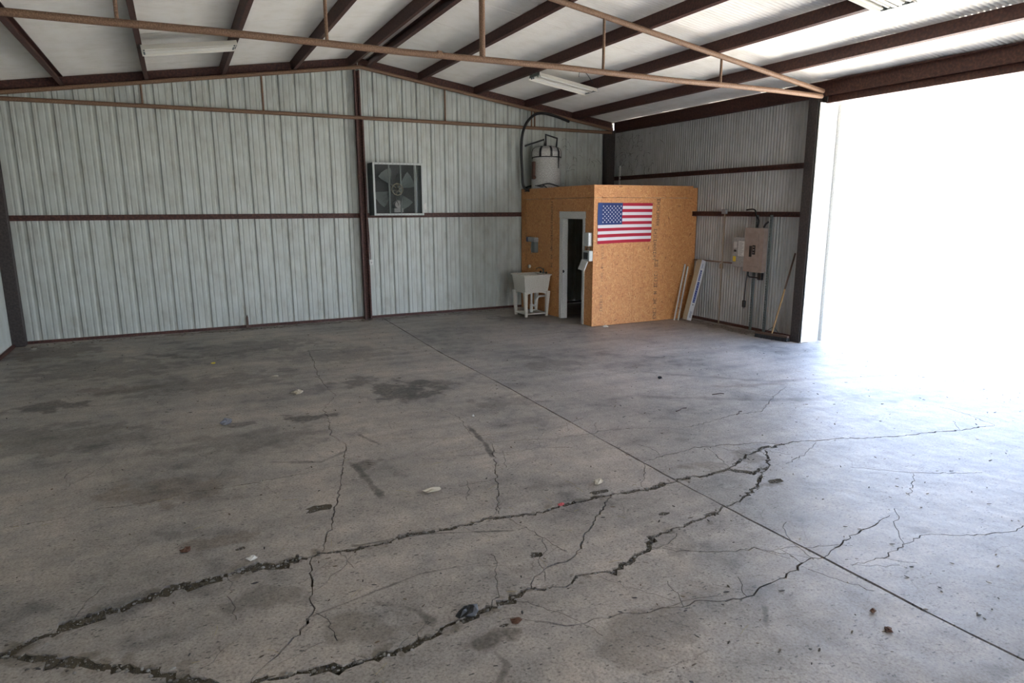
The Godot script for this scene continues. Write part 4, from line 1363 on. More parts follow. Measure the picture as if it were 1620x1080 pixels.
# ---------------------------------------------------------------- exhaust fan
func build_fan() -> void:
	var t := thing("exhaust_fan", "square belt-driven exhaust fan in a galvanized box on the back wall", "fan", Vector3(4.155, 2.165, -13.53))
	# local: x +-0.53, y 0..1.05, z 0 (front) back to -0.42
	var S := 1.05
	var m := Mesher.new()
	for s in [-1.0, 1.0]:
		m.box(Vector3(s * 0.52, S / 2, -0.21), Vector3(0.006, S, 0.415))
		m.box(Vector3(0, S / 2 + s * (S / 2 - 0.003), -0.21), Vector3(1.04, 0.006, 0.415))
	put(t, "housing", m, M.galv_dull)
	m = Mesher.new()
	for b in [[0, S - 0.02, 1.06, 0.04], [0, 0.02, 1.06, 0.04]]:
		m.box(Vector3(b[0], b[1], 0.006), Vector3(b[2], b[3], 0.012), Basis(), 0.003)
	for s in [-1.0, 1.0]:
		m.box(Vector3(s * 0.51, S / 2, 0.006), Vector3(0.04, S - 0.08, 0.012), Basis(), 0.003)
	var fr := put(t, "front_frame", m, M.galv)
	m = Mesher.new()
	for i in 14:
		var u := -0.48 + 0.96 * i / 13.0
		m.lathe([Vector2(0.006, 0.0), Vector2(0.005, 0.004), Vector2(0.0, 0.005)], 6, Transform3D(Basis(Vector3.RIGHT, PI / 2), Vector3(u, 0.02, 0.012)))
		m.lathe([Vector2(0.006, 0.0), Vector2(0.005, 0.004), Vector2(0.0, 0.005)], 6, Transform3D(Basis(Vector3.RIGHT, PI / 2), Vector3(u, S - 0.02, 0.012)))
	put(fr, "rivets", m, M.dark_steel).set_meta("kind", "stuff")
	# blades
	for k in 4:
		m = Mesher.new()
		var a := 0.55 + TAU * k / 4
		var rows := []
		for i in 6:
			var r := 0.06 + 0.385 * i / 5.0
			var half := [0.20, 0.30, 0.36, 0.40, 0.42, 0.40][i] as float
			var row := []
			for e in [-1.0, -0.33, 0.33, 1.0]:
				var an: float = a + e * half
				row.append(Vector3(cos(an) * r, S / 2 + sin(an) * r, -0.27 + 0.055 * e + 0.01 * e * e))
			rows.append(row)
		for i in 5:
			for e in 3:
				m.poly([rows[i][e], rows[i][e + 1], rows[i + 1][e + 1], rows[i + 1][e]], Vector3(0, 0, 1))
				m.poly([rows[i][e] - Vector3(0, 0, 0.003), rows[i][e + 1] - Vector3(0, 0, 0.003), rows[i + 1][e + 1] - Vector3(0, 0, 0.003), rows[i + 1][e] - Vector3(0, 0, 0.003)], Vector3(0, 0, -1))
		put(t, "blade", m, M.galv_dull)
	# big pulley wheel with spokes
	m = Mesher.new()
	var tan := plain(rgb(128, 122, 100), 0.6)
	var ringp := []
	for k in 29:
		var a := TAU * k / 28
		ringp.append(Vector3(cos(a) * 0.115, S / 2 + sin(a) * 0.115, -0.10))
	m.tube(ringp, 0.012, 8, false)
	m.lathe([Vector2(0.0, 0.03), Vector2(0.028, 0.03), Vector2(0.034, 0.02), Vector2(0.034, -0.12), Vector2(0.0, -0.12)], 14, Transform3D(Basis(Vector3.RIGHT, PI / 2), Vector3(0, S / 2, -0.10)))
	for k in 6:
		var a := TAU * k / 6 + 0.3
		m.tube([Vector3(cos(a) * 0.03, S / 2 + sin(a) * 0.03, -0.10), Vector3(cos(a) * 0.112, S / 2 + sin(a) * 0.112, -0.10)], 0.009, 6)
	put(t, "pulley", m, tan)
	m = Mesher.new()
	for s in [-0.16, 0.085]:
		m.box(Vector3(s, S / 2, -0.13), Vector3(0.03, S - 0.02, 0.03), Basis(), 0.003)
	put(t, "bearing_post", m, M.galv_dull)
	m = Mesher.new()
	m.tube([Vector3(-0.10, S / 2 - 0.06, -0.10), Vector3(0.02, 0.22, -0.11), Vector3(0.06, 0.22, -0.11), Vector3(0.105, S / 2 - 0.06, -0.10)], 0.007, 6)
	put(t, "belt", m, M.black)
	m = Mesher.new()
	m.lathe([Vector2(0.0, -0.09), Vector2(0.075, -0.085), Vector2(0.082, -0.06), Vector2(0.082, 0.06), Vector2(0.075, 0.085), Vector2(0.02, 0.09), Vector2(0.02, 0.13), Vector2(0.0, 0.13)], 16, Transform3D(Basis(Vector3.RIGHT, PI / 2), Vector3(0.03, 0.22, -0.22)))
	m.box(Vector3(0.03, 0.10, -0.22), Vector3(0.20, 0.08, 0.16), Basis(), 0.004)
	put(t, "motor", m, M.panel_grey)
	# wire guard
	m = Mesher.new()
	for i in 37:
		var u := -0.49 + 0.98 * i / 36.0
		m.box(Vector3(u, S / 2, -0.002), Vector3(0.0022, S - 0.07, 0.0022))
		m.box(Vector3(0, 0.035 + 0.98 * i / 36.0, -0.005), Vector3(1.0, 0.0022, 0.0022))
	put(t, "wire_guard", m, M.galv_dull)
	# louver shutter at the back, with a slit of daylight between its two leaves
	for i in 11:
		m = Mesher.new()
		for s in [[-0.465, 0.182], [0.188, 0.465]]:
			m.box(Vector3((s[0] + s[1]) / 2, 0.06 + 0.0935 * i, -0.40), Vector3(s[1] - s[0], 0.104, 0.004), Basis(Vector3.RIGHT, 0.10))
		put(t, "louver", m, M.dark_steel)
	for s in [[0.0, 0.225], [0.275, 0.31], [0.345, 0.495], [0.545, 0.605], [0.65, 0.70], [0.745, 1.04]]:
		m = Mesher.new()
		m.box(Vector3(0.185, (s[0] + s[1]) / 2, -0.39), Vector3(0.03, s[1] - s[0], 0.006))
		put(t, "shutter_rail", m, M.dark_steel)
	m = Mesher.new()
	m.box(Vector3(0.555, 0.17, -0.02), Vector3(0.05, 0.11, 0.05), Basis(), 0.006)
	m.box(Vector3(0.565, 0.235, -0.02), Vector3(0.05, 0.025, 0.05), Basis(), 0.004)
	put(t, "switch_box", m, M.white_trim)

# ---------------------------------------------------------------- electrical things on the right wall
func build_electrics() -> void:
	var X := 9.60
	for z in [-9.14, -8.81]:
		var s := thing("strut_channel", "perforated steel strut on the right wall, %s" % ("left one behind the breaker panel" if z < -9.0 else "right one behind the breaker panel"), "strut", Vector3(9.63, 0.002, z), 0.0, "perforated struts behind the breaker panel")
		var m := Mesher.new()
		for e in [-1.0, 1.0]:
			m.box(Vector3(0, 1.085, e * 0.0185), Vector3(0.034, 2.16, 0.004))
			m.box(Vector3(-0.016, 1.085, e * 0.0145), Vector3(0.003, 2.16, 0.008))
		var y := 0.0
		while y < 2.12:
			m.box(Vector3(0.016, y + 0.008, 0), Vector3(0.003, 0.016, 0.037))
			y += 0.048
		put(s, "channel", m, M.galv_dull)
		m = Mesher.new()
		y = 0.02
		while y < 2.13:
			m.box(Vector3(-0.018, y + 0.012, 0), Vector3(0.002, 0.022, 0.022))
			y += 0.048
		put(s, "web_bridge", m, M.galv_dull).set_meta("kind", "stuff")
	var p := thing("breaker_panel", "tan breaker panel with an open black breaker slot on the right wall", "panel", Vector3(9.61, 1.135, -9.06))
	var m := Mesher.new()
	m.box(Vector3(-0.055, 0.395, 0), Vector3(0.11, 0.79, 0.43), Basis(), 0.004)
	put(p, "cabinet", m, M.panel_tan)
	m = Mesher.new()
	m.box(Vector3(-0.113, 0.395, 0.0), Vector3(0.006, 0.81, 0.45), Basis(), 0.002)
	var cv := put(p, "cover", m, M.panel_tan)
	m = Mesher.new()
	m.box(Vector3(-0.120, 0.395, -0.01), Vector3(0.008, 0.60, 0.25), Basis(), 0.003)
	put(p, "door", m, M.panel_tan)
	m = Mesher.new()
	m.box(Vector3(-0.127, 0.37, -0.06), Vector3(0.006, 0.20, 0.06), Basis(), 0.001)
	m.box(Vector3(-0.127, 0.40, 0.02), Vector3(0.006, 0.17, 0.07), Basis(), 0.001)
	var br := put(p, "breaker_slot", m, M.black)
	for i in 3:
		var q := Mesher.new()
		q.box(Vector3(-0.132, 0.35 + 0.05 * i, 0.02), Vector3(0.006, 0.014, 0.03), Basis(), 0.001)
		put(br, "breaker_toggle", q, M.white_trim if i == 1 else M.panel_grey)
	var gp := thing("grey_disconnect_box", "grey electrical box with white and yellow stickers left of the breaker panel", "box", Vector3(9.61, 1.19, -9.435))
	m = Mesher.new()
	m.box(Vector3(-0.05, 0.28, 0), Vector3(0.10, 0.56, 0.30), Basis(), 0.004)
	put(gp, "case", m, M.panel_grey)
	var li := Image.create(64, 96, false, Image.FORMAT_RGB8)
	li.fill(rgb(206, 206, 202))
	for k in 15:
		li.fill_rect(Rect2i(6, 6 + k * 6, 30 + (k * 17) % 22, 2), rgb(120, 120, 122))
	var lm := StandardMaterial3D.new()
	lm.albedo_texture = ImageTexture.create_from_image(li)
	lm.roughness = 0.6
	m = Mesher.new()
	sticker(m, 0.21, 0.49, -0.01, 0.14)
	put(gp, "paper_label", m, lm)
	m = Mesher.new()
	sticker(m, 0.36, 0.47, -0.13, -0.06)
	put(gp, "small_label", m, lm)
	m = Mesher.new()
	sticker(m, 0.10, 0.20, -0.135, -0.06)
	put(gp, "warning_sticker", m, plain(rgb(206, 182, 60), 0.6))
	m = Mesher.new()
	sticker(m, 0.285, 0.325, -0.125, -0.06)
	put(gp, "dark_sticker", m, M.black)
	# conduits
	var c1 := thing("vertical_conduit", "thin vertical conduit pipe on the right wall left of the grey box", "conduit", Vector3(9.61, 0.004, -9.955))
	m = Mesher.new()
	m.tube([Vector3(0, 0, 0), Vector3(0, 2.20, 0)], 0.014, 8)
	put(c1, "pipe", m, M.conduit)
	m = Mesher.new()
	m.box(Vector3(-0.01, 1.16, 0), Vector3(0.05, 0.10, 0.07), Basis(), 0.006)
	put(c1, "junction_box", m, M.conduit)
	m = Mesher.new()
	m.box(Vector3(-0.01, 2.22, 0), Vector3(0.06, 0.09, 0.11), Basis(), 0.006)
	put(c1, "junction_box", m, M.panel_grey)
	var c2 := thing("horizontal_conduit", "rusty horizontal conduit running from the booth to the grey box", "conduit", Vector3(9.68, 1.235, -10.2))
	m = Mesher.new()
	m.tube([Vector3(0, 0, -0.64), Vector3(0, 0, 0.20), Vector3(0, 0.0, 0.61)], 0.013, 8)
	put(c2, "pipe", m, M.rust_pipe)
	var cd := thing("hanging_cord", "short black power cord with plug hanging under the breaker panel", "cord", Vector3(9.56, 0.50, -9.25))
	m = Mesher.new()
	m.tube(curve([Vector3(0.0, 0.64, 0.03), Vector3(-0.01, 0.45, 0.01), Vector3(-0.005, 0.2, -0.01), Vector3(0.0, 0.06, -0.02)]), 0.010, 8)
	put(cd, "cable", m, M.black)
	m = Mesher.new()
	m.box(Vector3(0.0, 0.0, -0.02), Vector3(0.05, 0.13, 0.07), Basis(), 0.012)
	m.box(Vector3(0.0, -0.075, -0.035), Vector3(0.004, 0.03, 0.012))
	m.box(Vector3(0.0, -0.075, -0.005), Vector3(0.004, 0.03, 0.012))
	put(cd, "plug", m, M.black)
	var ob := thing("outlet_box", "small dark outlet box with a stub pipe below the breaker panel", "box", Vector3(9.58, 1.0, -8.93))
	m = Mesher.new()
	m.box(Vector3(0, 0.05, 0), Vector3(0.07, 0.13, 0.09), Basis(), 0.006)
	put(ob, "case", m, M.dark_steel)
	m = Mesher.new()
	m.tube([Vector3(0, 0.02, -0.04), Vector3(0, 0.02, -0.27), Vector3(0, 0.05, -0.30), Vector3(0, 0.13, -0.30)], 0.013, 8)
	put(ob, "stub_pipe", m, M.dark_steel)
	var wires := thing("wire_bundle", "dark wires curling from the girt down to the top of the breaker panel", "wires", Vector3(9.58, 1.945, -9.1))
	m = Mesher.new()
	m.tube(curve([Vector3(0, 0.0, 0.02), Vector3(-0.01, 0.12, 0.05), Vector3(0.0, 0.20, -0.02), Vector3(0, 0.315, -0.08), Vector3(0.03, 0.31, -0.3)]), 0.014, 8)
	put(wires, "wire", m, M.dark_steel)
	m = Mesher.new()
	m.tube(curve([Vector3(0, 0.0, 0.17), Vector3(-0.01, 0.06, 0.22), Vector3(0.0, 0.10, 0.27)]), 0.016, 8)
	put(wires, "wire", m, M.dark_steel)
	# switch on the centre column
	var sw := thing("switch_box", "small white switch box halfway up the centre column", "switch", Vector3(3.545, 1.15, -13.76))
	m = Mesher.new()
	m.box(Vector3(0.02, 0.055, 0.03), Vector3(0.07, 0.11, 0.055), Basis(), 0.006)
	put(sw, "case", m, M.white_trim)
	m = Mesher.new()
	m.box(Vector3(0.02, 0.055, 0.062), Vector3(0.014, 0.035, 0.01), Basis(), 0.003)
	put(sw, "toggle", m, M.panel_grey)
	m = Mesher.new()
	m.tube([Vector3(0.02, 0.11, 0.02), Vector3(0.02, 0.2, 0.02), Vector3(0.0, 0.95, 0.0)], 0.008, 8)
	put(sw, "conduit", m, M.oxide)
	# white pipe by the back corner
	var wp := thing("white_pipe", "pale vertical pipe on the right wall beside the corner column", "pipe", Vector3(9.66, 2.67, -13.55))
	m = Mesher.new()
	m.tube([Vector3(0, 0, 0), Vector3(0, 0.62, 0)], 0.022, 10)
	put(wp, "pipe", m, M.white_trim)

func sticker(m: Mesher, y0: float, y1: float, z0: float, z1: float) -> void:
	var x := -0.1012
	m.poly([Vector3(x, y0, z0), Vector3(x, y0, z1), Vector3(x, y1, z1), Vector3(x, y1, z0)], Vector3(-1, 0, 0), [Vector2(0, 1), Vector2(1, 1), Vector2(1, 0), Vector2(0, 0)])
	m.poly([Vector3(x + 0.001, y0, z0), Vector3(x + 0.001, y0, z1), Vector3(x + 0.001, y1, z1), Vector3(x + 0.001, y1, z0)], Vector3(1, 0, 0))

# ---------------------------------------------------------------- leaning things
func build_leaning() -> void:
	# broom
	var t := thing("push_broom", "push broom with wooden handle leaning on the wall by the door", "broom", Vector3(9.31, 0.0, -8.325), 0.0)
	var along := Vector3(0.125, 0, 0.655).normalized()
	var side := along.cross(Vector3.UP)
	var bs := Basis(along, Vector3.UP, side)
	var m := Mesher.new()
	m.box(Vector3(0, 0.083, 0), Vector3(0.64, 0.04, 0.07), bs, 0.008)
	put(t, "block", m, M.wood_dark)
	m = Mesher.new()
	var g := RandomNumberGenerator.new()
	g.seed = 4
	for i in 46:
		for j in 5:
			var p := along * (-0.305 + 0.61 * i / 45.0) + side * (-0.028 + 0.014 * j)
			var q := p + along * g.randf_range(-0.012, 0.012) + side * ((j - 2) * 0.008 + g.randf_range(-0.006, 0.006))
			m.tube([p + Vector3.UP * 0.066, q + Vector3.UP * 0.002], [0.007, 0.008], 5)
	put(t, "bristles", m, M.black).set_meta("kind", "stuff")
	var a := Vector3(0.0, 0.10, 0.0)
	var b := Vector3(0.285, 1.52, 0.125)
	m = Mesher.new()
	m.tube([a, a.lerp(b, 0.56)], 0.0145, 10)
	var hd := put(t, "handle", m, M.wood)
	m = Mesher.new()
	m.tube([a.lerp(b, 0.56), b], 0.015, 10)
	put(hd, "grip", m, M.wood_dark)
	for s in [-1.0, 1.0]:
		m = Mesher.new()
		m.tube([along * (0.15 * s) + Vector3.UP * 0.104, along * (0.07 * s) + Vector3(0.02, 0.17, 0), a.lerp(b, 0.09)], 0.005, 6)
		put(t, "brace", m, M.dark_steel)
	# carton of lamp tubes leaning in the corner
	var ci := Image.create(512, 56, false, Image.FORMAT_RGB8)
	ci.fill(rgb(214, 216, 218))
	ci.fill_rect(Rect2i(150, 14, 178, 26), rgb(52, 66, 132))
	g.seed = 12
	for k in 9:
		var x := 158 + k * 19
		ci.fill_rect(Rect2i(x, 20, 4 + g.randi() % 8, 13), rgb(150, 158, 196))
		ci.fill_rect(Rect2i(x + 2, 24, 4, 4), rgb(52, 66, 132))
	ci.fill_rect(Rect2i(128, 22, 10, 10), rgb(46, 50, 70))
	ci.fill_rect(Rect2i(336, 20, 90, 20), rgb(62, 76, 138))
	for k in 5:
		ci.fill_rect(Rect2i(342 + k * 16, 25, 9, 9), rgb(176, 182, 206))
	for k in 6:
		ci.fill_rect(Rect2i(24 + k * 9, 12 + (k % 2) * 4, 5, 24), rgb(132, 138, 160))
	for k in 8:
		ci.fill_rect(Rect2i(444 + k * 5, 24, 3, 12), rgb(110, 116, 140))
	ci.fill_rect(Rect2i(440, 6, 62, 3), rgb(120, 122, 130))
	var cm := StandardMaterial3D.new()
	cm.albedo_texture = ImageTexture.create_from_image(ci)
	cm.roughness = 0.6
	var kraft := mottled([[0.0, rgb(150, 138, 112)], [0.5, rgb(176, 164, 138)], [1.0, rgb(190, 180, 156)]], 0.8, 0.03, Vector3(3, 3, 3), 55)
	var lean := Basis(Vector3(0, 0, 1), -0.27) * Basis(Vector3.RIGHT, 0.02)
	var cb := thing("lamp_tube_carton", "long white carton with blue print leaning in the corner beside the booth", "carton", Vector3(9.30, 0.0, -10.55), 0.10)
	m = Mesher.new()
	var L := 1.27
	var hw := 0.068
	var hd2 := 0.062
	var o := Vector3(0, 0.02, 0)
	m.box(o + lean * Vector3(0, L / 2, -0.001), Vector3(hw * 2, L, hd2 * 2 - 0.002), lean, 0.003)
	put(cb, "box", m, kraft)
	m = Mesher.new()
	var q := []
	for k in [[-hw, 0.003], [hw, 0.003], [hw, L - 0.003], [-hw, L - 0.003]]:
		q.append(o + lean * Vector3(k[0], k[1], hd2 + 0.0008))
	m.poly(q, lean.z, [Vector2(0, 1), Vector2(0, 0), Vector2(1, 0), Vector2(1, 1)])
	put(cb, "printed_face", m, cm)
	var cb2 := thing("narrow_carton", "narrow white carton standing just behind the blue-printed carton", "carton", Vector3(9.42, 0.0, -10.66), 0.10)
	m = Mesher.new()
	var lean2 := Basis(Vector3(0, 0, 1), -0.20)
	m.box(Vector3(0.0, 0.015, 0) + lean2 * Vector3(0, 0.61, 0), Vector3(0.06, 1.22, 0.06), lean2, 0.003)
	put(cb2, "box", m, M.white_trim)
	for k in 2:
		var ts := thing("metal_trim_strip", ["thin pale trim strip leaning on the booth, farthest from the cartons", "thin pale trim strip leaning on the booth, nearest the cartons"][k], "strip", Vector3(9.10 + 0.07 * k, 0.0, -10.70 + 0.04 * k), 0.0, "trim strips leaning on the booth")
		m = Mesher.new()
		var top := Vector3(0.33 - 0.0 * k, 1.14 - 0.05 * k, -0.125 - 0.03 * k)
		var ax := top.normalized()
		var sx := ax.cross(Vector3(0, 0, 1)).normalized()
		m.prism(PackedVector2Array([Vector2(-0.02, 0), Vector2(0.02, 0), Vector2(0.02, 0.003), Vector2(-0.017, 0.003), Vector2(-0.017, 0.018), Vector2(-0.02, 0.018)]), Vector3(0, 0.008, 0), sx, sx.cross(ax), top)
		put(ts, "strip", m, M.white_trim)

func build_lights() -> void:
	# unlit four-tube fixtures screwed under the purlins
	var spots := [[-0.23, 1.02, -11.02, "white fluorescent fixture under the left slope near the back wall"], [6.02, 7.27, -11.15, "white fluorescent fixture under the right slope behind the pipe truss"], [6.02, 7.27, -5.10, "white fluorescent fixture under the right slope nearest the open door"]]
	for s in spots:
		var a := Vector3(s[0], chord(s[0]) + 0.03, s[2])
		var b := Vector3(s[1], chord(s[1]) + 0.03, s[2])
		var mid := (a + b) / 2
		var t := thing("fluorescent_fixture", s[3], "light fixture", mid, 0.0, "unlit fluorescent fixtures under the roof")
		var ux := (b - a).normalized()
		var uy := Vector3(0, 0, 1).cross(ux).normalized()
		if uy.y < 0: uy = -uy
		var uz := ux.cross(uy).normalized()
		var bs := Basis(ux, uy, uz)
		var L := 1.24
		var W := 0.44
		# folded reflector: two troughs with a middle ridge
		var m := Mesher.new()
		var prof := PackedVector2Array([Vector2(-W / 2, -0.085), Vector2(-W / 2 + 0.05, -0.02), Vector2(-0.05, -0.06), Vector2(-0.010, -0.06), Vector2(-0.010, -0.02), Vector2(0.010, -0.02), Vector2(0.010, -0.06), Vector2(0.05, -0.06), Vector2(W / 2 - 0.05, -0.02), Vector2(W / 2, -0.085), Vector2(W / 2 + 0.004, -0.083), Vector2(W / 2 - 0.046, -0.012), Vector2(0.10, -0.012), Vector2(0.09, 0.0), Vector2(-0.09, 0.0), Vector2(-0.10, -0.012), Vector2(-W / 2 + 0.046, -0.012), Vector2(-W / 2 - 0.004, -0.083)])
		m.prism(prof, -ux * (L / 2), uz, uy, ux * L)
		put(t, "reflector", m, M.fixture)
		for e in [-1.0, 1.0]:
			m = Mesher.new()
			m.box(ux * (e * (L / 2 + 0.003)) + uy * -0.035, Vector3(0.006, 0.055, W - 0.07), bs)
			put(t, "end_plate", m, M.galv_dull)
		for k in 4:
			var z: float = [-0.165, -0.085, 0.085, 0.165][k]
			m = Mesher.new()
			m.tube([-ux * (L / 2 - 0.04) + uz * z + uy * -0.052, ux * (L / 2 - 0.04) + uz * z + uy * -0.052], 0.0165, 10)
			put(t, "lamp_tube", m, M.tube)
			for e in [-1.0, 1.0]:
				m = Mesher.new()
				m.box(ux * (e * (L / 2 - 0.03)) + uz * z + uy * -0.048, Vector3(0.022, 0.055, 0.03), bs, 0.003)
				put(t, "socket", m, M.galv_dull)
	var w := thing("fixture_wire", "thin wire curling above the fixture behind the pipe truss", "wire", Vector3(6.9, chord(6.9) + 0.0, -10.86))
	var m := Mesher.new()
	m.tube(curve([Vector3(-0.15, 0.10, 0.05), Vector3(-0.1, 0.19, 0.0), Vector3(0.02, 0.19, 0), Vector3(0.12, 0.10, 0), Vector3(0.2, 0.02, -0.02)]), 0.006, 6)
	put(w, "wire", m, M.dark_steel)

# ---------------------------------------------------------------- bits on the floor
func crumple(sd: int, r: Vector3, m: Mesher) -> void:
	# a crushed sheet: a folded closed lump with sharp creases
	var g := RandomNumberGenerator.new()
	g.seed = sd
	var rows := 5
	var cols := 9
	var v := []
	for i in rows + 1:
		var row := []
		for k in cols:
			var th := PI * i / rows
			var ph := TAU * k / cols
			var s := g.randf_range(0.55, 1.15)
			row.append(Vector3(sin(th) * cos(ph) * r.x * s, maxf(0.0, (1.0 + cos(th)) * 0.5 * r.y * g.randf_range(0.6, 1.3)), sin(th) * sin(ph) * r.z * s))
		v.append(row)
	for i in rows:
		for k in cols:
			var j := (k + 1) % cols
			var out: Vector3 = v[i][k] + v[i + 1][j] - Vector3(0, r.y, 0)
			m.poly([v[i][k], v[i][j], v[i + 1][j]], out)
			m.poly([v[i][k], v[i + 1][j], v[i + 1][k]], out)

func build_debris() -> void:
	var grey := plain(rgb(112, 112, 116), 0.8)
	var white := plain(rgb(206, 202, 192), 0.8)
	var buff := plain(rgb(188, 178, 158), 0.8)
	var rust := plain(rgb(92, 62, 44), 0.9)
	var list := [
		["crumpled_rag", "grey crumpled rag on the left floor, by a long thin crack", "rag", 0.29, -7.57, Vector3(0.085, 0.07, 0.055), 0.5, grey, 1],
		["crumpled_paper", "cream crumpled paper scrap on the floor in line with the fan", "paper", 1.19, -8.52, Vector3(0.075, 0.035, 0.085), 0.2, buff, 2],
		["paper_scrap", "flat white torn paper scrap with a brown edge in mid floor", "paper", 1.70, -4.91, Vector3(0.085, 0.03, 0.03), -0.2, buff, 3],
		["plastic_scrap", "black crumpled plastic scrap stuck in the wide near crack", "plastic", 1.30, -3.20, Vector3(0.075, 0.05, 0.045), 0.3, M.black, 4],
		["red_wrapper", "small faded red wrapper beside the wide crack", "wrapper", 2.52, -4.20, Vector3(0.032, 0.02, 0.018), 0.0, plain(rgb(186, 84, 84), 0.7), 5],
		["wood_chip", "brown bark chip on the floor, bottom right", "chip", 3.41, -2.17, Vector3(0.028, 0.016, 0.018), 0.4, rust, 6],
		["bark_cluster", "loose heap of brown bark slivers nearest the bottom right corner", "bark", 3.33, -2.02, Vector3(0.035, 0.010, 0.028), 0.6, rust, 7],
		["dry_leaf", "curled brown dry leaf on the left floor", "leaf", -0.14, -4.74, Vector3(0.045, 0.03, 0.03), 0.1, rust, 8],
		["yellow_scrap", "tiny yellow plastic scrap far on the left floor", "scrap", 0.32, -10.82, Vector3(0.04, 0.02, 0.03), 0.0, plain(rgb(196, 178, 60), 0.6), 9],
		["white_tissue", "small white tissue at the foot of the booth corner", "tissue", 7.38, -10.70, Vector3(0.075, 0.035, 0.05), 0.0, white, 10],
		["white_pebble", "small white pebble on the floor left of the long joint", "pebble", 2.80, -6.62, Vector3(0.02, 0.022, 0.02), 0.0, white, 11],
		["black_lump", "small black lump on the floor right of the long joint", "lump", 5.75, -7.0, Vector3(0.03, 0.035, 0.025), 0.0, M.black, 12],
		["tan_clod", "tan clod of broken concrete in the wide crack near the joint", "clod", 3.02, -4.42, Vector3(0.06, 0.04, 0.045), 0.0, buff, 13],
		["white_scrap", "small white scrap at the far left column foot", "scrap", -2.32, -13.35, Vector3(0.05, 0.02, 0.03), 0.0, white, 14],
		["pale_scrap", "pale scrap on the floor behind the cream crumpled paper", "scrap", 1.05, -9.55, Vector3(0.06, 0.025, 0.035), 0.3, buff, 15],
		["stone_chunk", "largest pale concrete chunk lying in the left end of the wide crack", "chunk", 0.25, -4.42, Vector3(0.04, 0.025, 0.035), 0.3, white, 16],
		["leaf_clump", "flat clump of dry leaf crumbs beside the brown floor stain, near the camera", "leaf", 1.52, -3.02, Vector3(0.045, 0.016, 0.03), -0.2, rust, 17],
	]
	for d in list:
		var t := thing(d[0], d[1], d[2], Vector3(d[3], 0.001, d[4]), d[6])
		var m := Mesher.new()
		crumple(d[8], d[5], m)
		put(t, "body", m, d[7])
	# twigs and dry stems
	var twigs := [[5.05, -5.75, 0.20, 0.3, "bent dark twig on the bright floor nearest the wide crack"], [5.9, -6.05, 0.16, -0.2, "short dark twig on the bright floor towards the open door"], [5.55, -5.35, 0.15, 0.5, "curled leaf stem on the bright floor between two twigs"]]
	for w in twigs:
		var t := thing("twig", w[4], "twig", Vector3(w[0], 0.006, w[1]), w[3], "twigs on the bright floor")
		var m := Mesher.new()
		m.tube(curve([Vector3(-w[2] / 2, 0.0, 0), Vector3(-w[2] * 0.15, 0.006, 0.012), Vector3(w[2] * 0.2, 0.004, -0.008), Vector3(w[2] / 2, 0.001, 0.012)]), 0.0055, 6)
		put(t, "stem", m, M.wood_dark)
	var g := RandomNumberGenerator.new()
	g.seed = 31
	var st := Mesher.new()
	for i in 60:
		var p := Vector3(g.randf_range(-1.6, 3.4), 0.003, g.randf_range(-6.2, -2.2))
		var a := g.randf() * TAU
		var l := g.randf_range(0.03, 0.13)
		var d := Vector3(cos(a), 0, sin(a)) * l
		st.tube([p - d * 0.5, p + Vector3(g.randf_range(-0.01, 0.01), 0.004, g.randf_range(-0.01, 0.01)), p + d * 0.5], 0.0014, 4)
	tag(put(self, "straw_bits", st, plain(rgb(170, 156, 116), 0.8)), "fine pale straw stems scattered over the near floor", "straw", "", "stuff")
	# stake standing against the back wall
	var k := thing("wooden_stake", "short wooden stake standing against the back wall left of the centre column", "stake", Vector3(1.08, 0.004, -13.83))
	var m := Mesher.new()
	m.prism(PackedVector2Array([Vector2(-0.022, 0), Vector2(0.022, 0), Vector2(0.02, 0.22), Vector2(0.005, 0.27), Vector2(-0.024, 0.20)]), Vector3.ZERO, Vector3(1, 0, 0), Vector3(0.02, 1, -0.12).normalized(), Vector3(0, 0.0, 0.022))
	put(k, "stake", m, M.wood_dark)
	# cobwebs clotted with dust near the back corner
	for wall in ["wall_right", "wall_back"]:
		var cw := Mesher.new()
		var on_right: bool = wall == "wall_right"
		for i in (90 if on_right else 22):
			var p := Vector3(9.70, g.randf_range(3.05, 3.98), -13.75 + absf(g.randfn(0.0, 0.75))) if on_right else Vector3(g.randf_range(7.9, 9.3), g.randf_range(2.8, 3.9), BACK_Z + 0.014)
			var pts := [p]
			var dirv := Vector3(0, g.randf_range(-1, 1), g.randf_range(-1, 1)) if on_right else Vector3(g.randf_range(-1, 1), g.randf_range(-1, 1), 0)
			for q in 5:
				dirv += (Vector3(0, g.randf_range(-1, 0.7), g.randf_range(-1, 1)) if on_right else Vector3(g.randf_range(-1, 1), g.randf_range(-1, 0.7), 0)) * 0.7
				pts.append(pts[-1] + dirv.normalized() * g.randf_range(0.012, 0.05))
			var rads := []
			for e in pts.size():
				pts[e].z = maxf(pts[e].z, BACK_Z + 0.012)
				pts[e].y = minf(pts[e].y, 4.0)
				rads.append(g.randf_range(0.001, 0.0042))
			cw.tube(pts, rads, 5)
		var ob := put(get_node(wall), "cobweb", cw, plain(rgb(70, 67, 62), 0.95))
		tag(ob, "dusty dark cobweb strands near the back corner", "", "", "stuff")

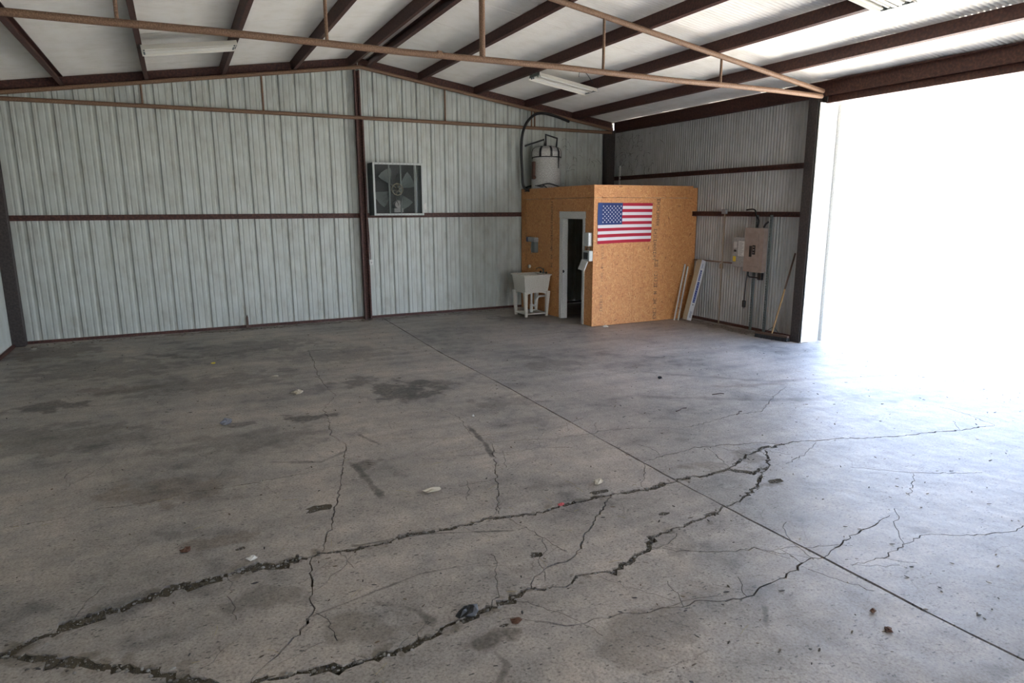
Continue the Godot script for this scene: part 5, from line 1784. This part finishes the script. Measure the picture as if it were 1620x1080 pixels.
# ---------------------------------------------------------------- scene
func _ready() -> void:
	# camera
	var yaw := deg_to_rad(26.475)
	var pitch := deg_to_rad(11.338)
	var roll := deg_to_rad(-0.184)
	var fw := Vector3(sin(yaw) * cos(pitch), -sin(pitch), -cos(yaw) * cos(pitch))
	var r0 := Vector3(cos(yaw), 0, sin(yaw))
	var u0 := r0.cross(fw)
	var cam := Camera3D.new()
	cam.name = "camera"
	cam.transform = Transform3D(Basis(r0 * cos(roll) + u0 * sin(roll), u0 * cos(roll) - r0 * sin(roll), -fw), Vector3(0, 2.30, 0))
	cam.fov = rad_to_deg(2.0 * atan(540.0 / 1050.16))
	cam.near = 0.05
	cam.far = 600.0
	cam.current = true
	add_child(cam)
	# sky, exposure
	var sky := ProceduralSkyMaterial.new()
	sky.sky_top_color = rgb(116, 152, 208)
	sky.sky_horizon_color = rgb(240, 245, 252)
	sky.sky_curve = 0.25
	sky.ground_bottom_color = rgb(190, 182, 168)
	sky.ground_horizon_color = rgb(214, 208, 198)
	sky.sun_angle_max = 20.0
	var env := Environment.new()
	env.background_mode = Environment.BG_SKY
	env.sky = Sky.new()
	env.sky.sky_material = sky
	env.background_energy_multiplier = 1.0
	env.tonemap_mode = Environment.TONE_MAPPER_LINEAR
	env.tonemap_exposure = 15.2
	env.sdfgi_enabled = true
	env.ssao_enabled = true
	env.ssil_enabled = true
	var we := WorldEnvironment.new()
	we.name = "world_environment"
	we.environment = env
	add_child(we)
	# high sun
	var sun := DirectionalLight3D.new()
	sun.name = "sun"
	sun.basis = Basis.looking_at(Vector3(0.10, -0.96, 0.20).normalized(), Vector3(0, 0, 1))
	sun.light_color = rgb(255, 246, 230)
	sun.light_energy = 1.0
	sun.light_angular_distance = 0.6
	sun.shadow_enabled = true
	add_child(sun)
	rng.seed = 1
	make_materials()
	build_floor()
	build_walls()
	build_roof()
	build_outside()
	build_truss(BAY_Z, 0.038, "rusty pipe truss crossing overhead in mid hall", M.rust_pipe, false)
	build_truss(-13.72, 0.036, "dark rusty pipe truss along the back gable wall", M.rust_pipe, true)
	build_booth()
	build_fan()
	build_electrics()
	build_sink()
	build_drum()
	build_leaning()
	build_lights()
	build_debris()
